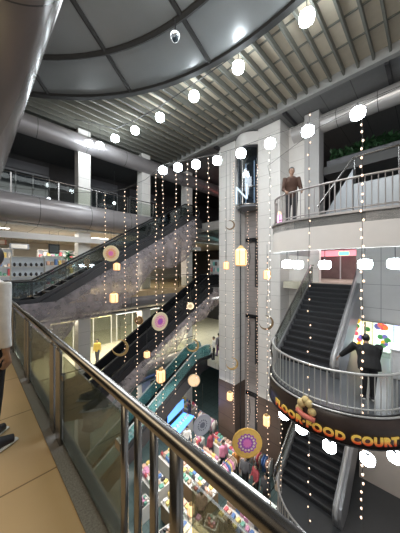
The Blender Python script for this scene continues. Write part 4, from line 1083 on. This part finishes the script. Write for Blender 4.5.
# ================================================================== MARKET ON THE GROUND FLOOR
cloth_white = M('table_cloth', (0.70, 0.68, 0.64), 0.8, 0, 0.1, 6)
MT = [(8.0, 5.6, 'nearest the lower stair'), (8.0, 8.1, 'in the middle of the near row'), (8.0, 10.0, 'at the far end of the near row'), (9.45, 9.2, 'under the grey disc'), (6.6, 13.9, 'behind the lowest escalator'), (10.9, 8.9, 'beside the left pier foot'), (12.0, 13.6, 'far beyond the blue stall'), (6.6, 7.8, 'under the low lantern'), (6.6, 10.1, 'below the long orange lantern')]
gsrc = {}
for ti, (x, y, where) in enumerate(MT):
    t = thing('market_table', 'long cloth covered market table %s' % where, 'table', (x, y, -10), 0, 'market tables')
    MB().box((0, 0, 0.80), (0.9, 1.85, 0.05), bev=0.01).build('tabletop', cloth_white, t)
    MB().box((0, 0, 0.42), (0.86, 1.81, 0.72)).build('cloth_skirt', [M('cloth_grey', (0.30, 0.29, 0.28), 0.8), M('cloth_tan', (0.40, 0.28, 0.17), 0.8), cloth_white][ti % 3], t)
    for i in range(3):
        for k in range(8):
            key = rnd.randrange(10); kind = (ti+i) % 3
            nm, ct_, = (('folded_garment', 'clothes'), ('shoe_box', 'box'), ('handbag', 'bag'))[kind]
            loc = (x-0.28+0.28*i+rnd.uniform(-0.03, 0.03), y-0.79+0.225*k+rnd.uniform(-0.03, 0.03), -9.175)
            lb = {'folded_garment': 'folded garment', 'shoe_box': 'small box', 'handbag': 'small bag'}[nm]+' lying on the market table %s' % where
            if (nm, key) not in gsrc:
                mb = MB()
                if kind == 0: mb.box((0, 0, 0.04), (0.22, 0.20, 0.08), bev=0.025)
                elif kind == 1: mb.box((0, 0, 0.06), (0.20, 0.14, 0.12), bev=0.008)
                else: mb.box((0, 0, 0.09), (0.10, 0.22, 0.18), bev=0.03).tube([(0, -0.07, 0.17), (0, -0.05, 0.27), (0, 0.05, 0.27), (0, 0.07, 0.17)], 0.010, 5)
                o = mb.build(nm, goods_mat(key)); gsrc[(nm, key)] = o
            else:
                o = gsrc[(nm, key)].copy(); COL.objects.link(o)
            o.location = loc; o.rotation_euler = (0, 0, rnd.uniform(-0.25, 0.25))
            tag(o, lb, ct_, lb.split(' lying')[0]+'s on the table '+where)
garment = None
for ri, (x, y, rz, where) in enumerate([(8.0, 13.6, 0.2, 'beside the blue lit stall'), (11.42, 10.75, PI/2, 'behind the grey disc'), (11.2, 6.6, PI/2, 'at the tower foot behind the yellow disc'), (9.3, 7.45, 0.0, 'between the grey and yellow discs'), (9.2, 4.35, 0.0, 'left of the lower landing')]):
    t = thing('clothes_rack', 'steel clothes rack %s' % where, 'rack', (x, y, -10), rz, 'clothes racks in the market')
    MB().tube([(-0.8, 0, 1.5), (0.8, 0, 1.5)], 0.018, 8).build('hanging_rail', steel, t)
    for sx in (-0.8, 0.8):
        MB().tube([(sx, 0, 0), (sx, 0, 1.52)], 0.016, 8).build('post', steel, t); MB().tube([(sx, -0.25, 0.02), (sx, 0.25, 0.02)], 0.016, 8).build('foot', steel, t)
    for k in range(11):
        mb = MB(); m_ = goods_mat(rnd.randrange(10))
        mb.prism([(-0.015, -0.20), (0.015, -0.20), (0.035, 0.20), (-0.035, 0.20)], 0.60, 0.64)
        for v in mb.bm.verts: pass
        mb.bm.clear()
        mb.tube([(0, 0, 1.43), (0, 0, 1.36), (0, 0, 1.15), (0, 0, 0.62)], [0.04, 0.19, 0.17, 0.21], 10, True, (0.16, 1))
        for sg in (-1, 1): mb.tube([(0, sg*0.15, 1.36), (0, sg*0.22, 1.18), (0, sg*0.23, 1.02)], [0.05, 0.05, 0.045], 8, True, (0.5, 1))
        mb.tube([(0, 0, 1.42), (0, 0, 1.47), (0, 0.02, 1.50), (0, 0, 1.52)], 0.007, 5)
        o = mb.build('hanging_garment', m_, None, True)
        dx = -0.68+0.135*k
        o.location = (x+dx*math.cos(rz), y+dx*math.sin(rz), -10); o.rotation_euler = (0, 0, rz+rnd.uniform(-0.2, 0.2))
        tag(o, 'garment hanging on the clothes rack %s' % where, 'clothes', 'garments on the rack '+where)
# blue lit stall
t = thing('market_stall', 'stall with a glowing blue counter at the foot of the lowest escalator', 'stall', (10.1, 11.9, -10), 0.3)
MB().box((0, 0, 0.5), (1.9, 0.8, 1.0), bev=0.02).build('counter', shelf_white, t)
MB().box((0, 0, 1.03), (2.0, 0.9, 0.05), bev=0.01).build('light_top', E('blue_glow', (0.08, 0.28, 1.0), 2.6), t)
MB().box((0, 0.42, 1.75), (1.9, 0.06, 0.6)).build('back_sign', E('blue_white_sign', (0.16, 0.42, 1.0), 1.0), t)
for sx in (-0.9, 0.9): MB().tube([(sx, 0.42, 0), (sx, 0.42, 2.1)], 0.03, 6).build('post', steel, t)
for k in range(6): box_item('phone_box', 'small white box on the glowing blue counter', 'box', (10.1-0.75+0.3*k, 11.85-0.21+0.09*k, -8.945), (0.16, 0.2, 0.12), goods_mat(2 if k % 2 else 9), 'boxes on the blue counter')
BIN = [(10.9, 7.55), (10.25, 10.35), (7.3, 6.6), (8.75, 6.5), (7.3, 9.0), (8.75, 9.8), (7.3, 4.6), (5.7, 7.6), (5.7, 9.4)]
for bi, (x, y) in enumerate(BIN):
    t = thing('goods_bin', 'open white bin heaped with small goods, %s from the lower stair' % ['fourth', 'ninth', 'third', 'second', 'sixth', 'eighth', 'first', 'fifth', 'seventh'][bi], 'bin', (x, y, -10), 0.2*bi, 'goods bins in the market')
    for a in range(4):
        c_, s_ = math.cos(a*PI/2), math.sin(a*PI/2)
        MB().box((0.26*c_, 0.26*s_, 0.35), (0.03, 0.55, 0.7), a*PI/2).build('side_panel', shelf_white, t)
    MB().box((0, 0, 0.52), (0.5, 0.5, 0.03)).build('tray', shelf_white, t)
    for k in range(9):
        kk = rnd.randrange(10)
        src = gsrc.get(('folded_garment', kk)) or list(gsrc.values())[0]
        o = src.copy(); COL.objects.link(o)
        o.location = (x-0.14+0.14*(k % 3), y-0.14+0.14*(k//3), -9.46+0.03*(k % 2)); o.scale = (0.55, 0.6, 2.4); o.rotation_euler = (0, 0, rnd.uniform(0, 3))
        tag(o, 'rolled garment in the open white bin, %s from the lower stair' % ['fourth', 'ninth', 'third', 'second', 'sixth', 'eighth', 'first', 'fifth', 'seventh'][bi], 'clothes', 'rolled garments in the bin %s from the lower stair' % ['fourth', 'ninth', 'third', 'second', 'sixth', 'eighth', 'first', 'fifth', 'seventh'][bi])
# rounded white counter
t = thing('round_counter', 'white rounded glass fronted counter below the yellow disc', 'counter', (9.6, 6.2, -10))
rc = [(1.0*math.cos(a)*0.55, 1.35*math.sin(a)) for a in [PI/2+PI*i/16 for i in range(17)]]
MB().prism(rc+[(0.1, -1.35), (0.1, 1.35)], 0.0, 0.85).build('counter', M('counter_white', (0.66, 0.72, 0.72), 0.3), t)
MB().strip([(p[0]*1.02, p[1]*1.02) for p in rc], 0.85, 1.15, 0.015).build('glass_front', glass, t)
MB().prism(rc+[(0.1, -1.35), (0.1, 1.35)], 0.85, 0.88).build('light_top', E('counter_light', (0.95, 1.0, 0.97), 1.1), t)
for k in range(12):
    a = PI/2+PI*(k+0.5)/12
    o = MB().lathe([(0.035, 0), (0.04, 0.10), (0.02, 0.16), (0.018, 0.20)], n=8).build('bottle', goods_mat(k*7+1), None, True, (9.6+0.44*math.cos(a), 6.2+1.15*math.sin(a), -9.12))
    tag(o, 'small bottle standing on the rounded white counter', 'bottle', 'bottles on the rounded counter')
# barrier band and planter stand at the market edge
t = thing('display_case', 'long warm lit display case under the handrail near the market edge', 'display case', (6.2, 5.6, -10), 0.1)
MB().box((0, 0, 0.45), (0.8, 2.6, 0.9), bev=0.02).build('cabinet', M('case_dark', (0.10, 0.07, 0.05), 0.4), t)
MB().box((0, 0, 0.93), (0.74, 2.5, 0.04)).build('light_top', E('case_glow', (1.0, 0.75, 0.45), 2.2), t)
MB().box((0, 0, 1.12), (0.8, 2.6, 0.34)).build('glass_cover', glass, t)

# ================================================================== LOWER FOOD COURT SHOP
def poster(y0, y1, z0, z1, base, label, spots, x=11.88):
    t = thing('poster', label, 'poster', (x, (y0+y1)/2, z0))
    MB().b2((-0.02, -(y1-y0)/2, 0), (0.0, (y1-y0)/2, z1-z0)).build('backlit_panel', E('poster_%s' % label[:12], base, 1.7), t)
    q = random.Random(len(label))
    cols = [E('print_a', (0.95, 0.55, 0.05), 0.7), E('print_b', (0.10, 0.35, 0.10), 0.5), E('print_c', (0.9, 0.15, 0.2), 0.7), E('print_d', (0.25, 0.2, 0.6), 0.6)]
    for k in range(4):
        for i in range(spots):
            MB().lathe([(0.001, -0.012), (q.uniform(0.05, 0.13), -0.012), (0.1, 0.0), (0.001, 0.0)], (-0.022, q.uniform(-(y1-y0)/2+0.13, (y1-y0)/2-0.13), q.uniform(0.12, z1-z0-0.12)), 10, 'X').build('print', cols[k], t)
poster(1.72, 2.45, -1.85, -0.62, (1.0, 0.93, 0.55), 'yellow backlit menu poster with fruit shapes, behind the bending person', 3)
poster(1.05, 1.66, -1.85, -0.62, (0.75, 0.95, 0.85), 'pale green backlit poster with round spots right of the yellow one', 3)
poster(-1.3, 1.0, -1.85, -0.62, (0.55, 0.60, 1.0), 'blue violet backlit poster at the far right of the shop', 3)
t = thing('shop_counter', 'white shop counter right of the person in black', 'counter', (9.75, 0.15, -1.9), 0.15)
MB().box((0, 0, 0.45), (0.7, 1.5, 0.9), bev=0.05).build('counter', M('counter_pale', (0.72, 0.73, 0.74), 0.3), t)
MB().box((0, 0, 0.92), (0.8, 1.6, 0.04), bev=0.01).build('countertop', M('counter_top', (0.8, 0.8, 0.8), 0.2), t)
for k, y in enumerate((0.15, 0.75)):
    m_ = thing('monitor', 'dark tilted screen on the white counter, %s the photo\'s right edge' % ('nearer' if k == 0 else 'farther from'), 'screen', (9.75, 0.15+y-0.45, -0.96), PI+0.3, 'screens on the white counter')
    MB().box((0, 0, 0.012), (0.18, 0.2, 0.02)).build('base', black_panel, m_); MB().tube([(0, 0, 0), (0, 0, 0.2)], 0.02, 6).build('stand', black_panel, m_)
    MB().box((0.02, 0, 0.26), (0.03, 0.46, 0.30), 0, -0.35, 0.006).build('screen', black_panel, m_)
gl = thing('storefront', 'glazed front of the lower food court shop under the grey bulkhead', 'shop front', (11.25, 0.9, -1.9))
MB().b2((-0.01, -3, 0), (0.01, 1.0, 1.27)).build('glass_pane', glass, gl)
for y in (-1.6, -0.35, 0.95): MB().b2((-0.03, y-0.025, 0), (0.03, y+0.025, 1.27)).build('mullion', steel, gl)
# landing above the stair: rosy shop details
shopfront(16.5, 3.4, 0.8, -PI/2, 3.6, 'rosy lit shop front at the top of the stair', E('sign_rose', (0.95, 0.35, 0.42), 0.9), 3)
for o in list(COL.objects):
    if o.get('label') == 'rosy lit shop front at the top of the stair': o.scale = (1, 1, 0.62)
o = thing('exit_sign', 'small glowing green sign at the top of the stair', 'sign', (15.2, 3.5, 2.35))
MB().box((0, 0, 0), (0.06, 0.5, 0.2), bev=0.01).build('sign_box', E('exit_green', (0.10, 0.85, 0.35), 1.6), o)
MB().tube([(0, 0, 0.1), (0, 0, 0.62)], 0.01, 5).build('rod', dark_metal, o)
# planted hedge along the dark top gallery on the right
hg = MB(); q = random.Random(3)
for i in range(900):
    c = Vector((13.2+q.uniform(-0.25, 0.25), q.uniform(-2.5, 3.6), 7.25+q.uniform(-0.28, 0.28)))
    d = Vector((q.uniform(-1, 1), q.uniform(-1, 1), q.uniform(-0.6, 1))).normalized()*0.16; sd = d.cross(Vector((0.3, 0.2, 1))).normalized()*0.06
    hg.bm.faces.new([hg.bm.verts.new(p) for p in (c-d, c+sd, c+d, c-sd)])
hd = thing('hedge', 'dark green hedge along the edge of the dim gallery above the upper balcony', 'plant', (0, 0, 0))
hg.build('foliage', M('hedge_green', (0.018, 0.06, 0.02), 0.6, 0, 0.5, 6), hd)
MB().b2((12.95, -2.6, 6.70), (13.5, 3.75, 7.0), bev=0.02).build('planter_box', dark_metal, hd)
struct(MB().b2((12.9, -3, 6.3), (21, 3.9, 6.70)).build('floor', dark_ceiling))
# small pink lantern lamp at the balcony's rounded end
t = thing('table_lantern', 'small pink and cream lantern standing at the rounded end of the upper balcony', 'lantern', (7.45, 3.62, 3.06))
MB().lathe([(0.06, 0.0), (0.075, 0.04), (0.075, 0.26), (0.05, 0.30)], n=12).build('lantern_body', E('pink_glow', (0.95, 0.45, 0.75), 1.3), t)
MB().lathe([(0.055, 0.30), (0.06, 0.36), (0.02, 0.42)], n=12).build('cap', E('cream_glow', (1.0, 0.75, 0.5), 1.0), t)
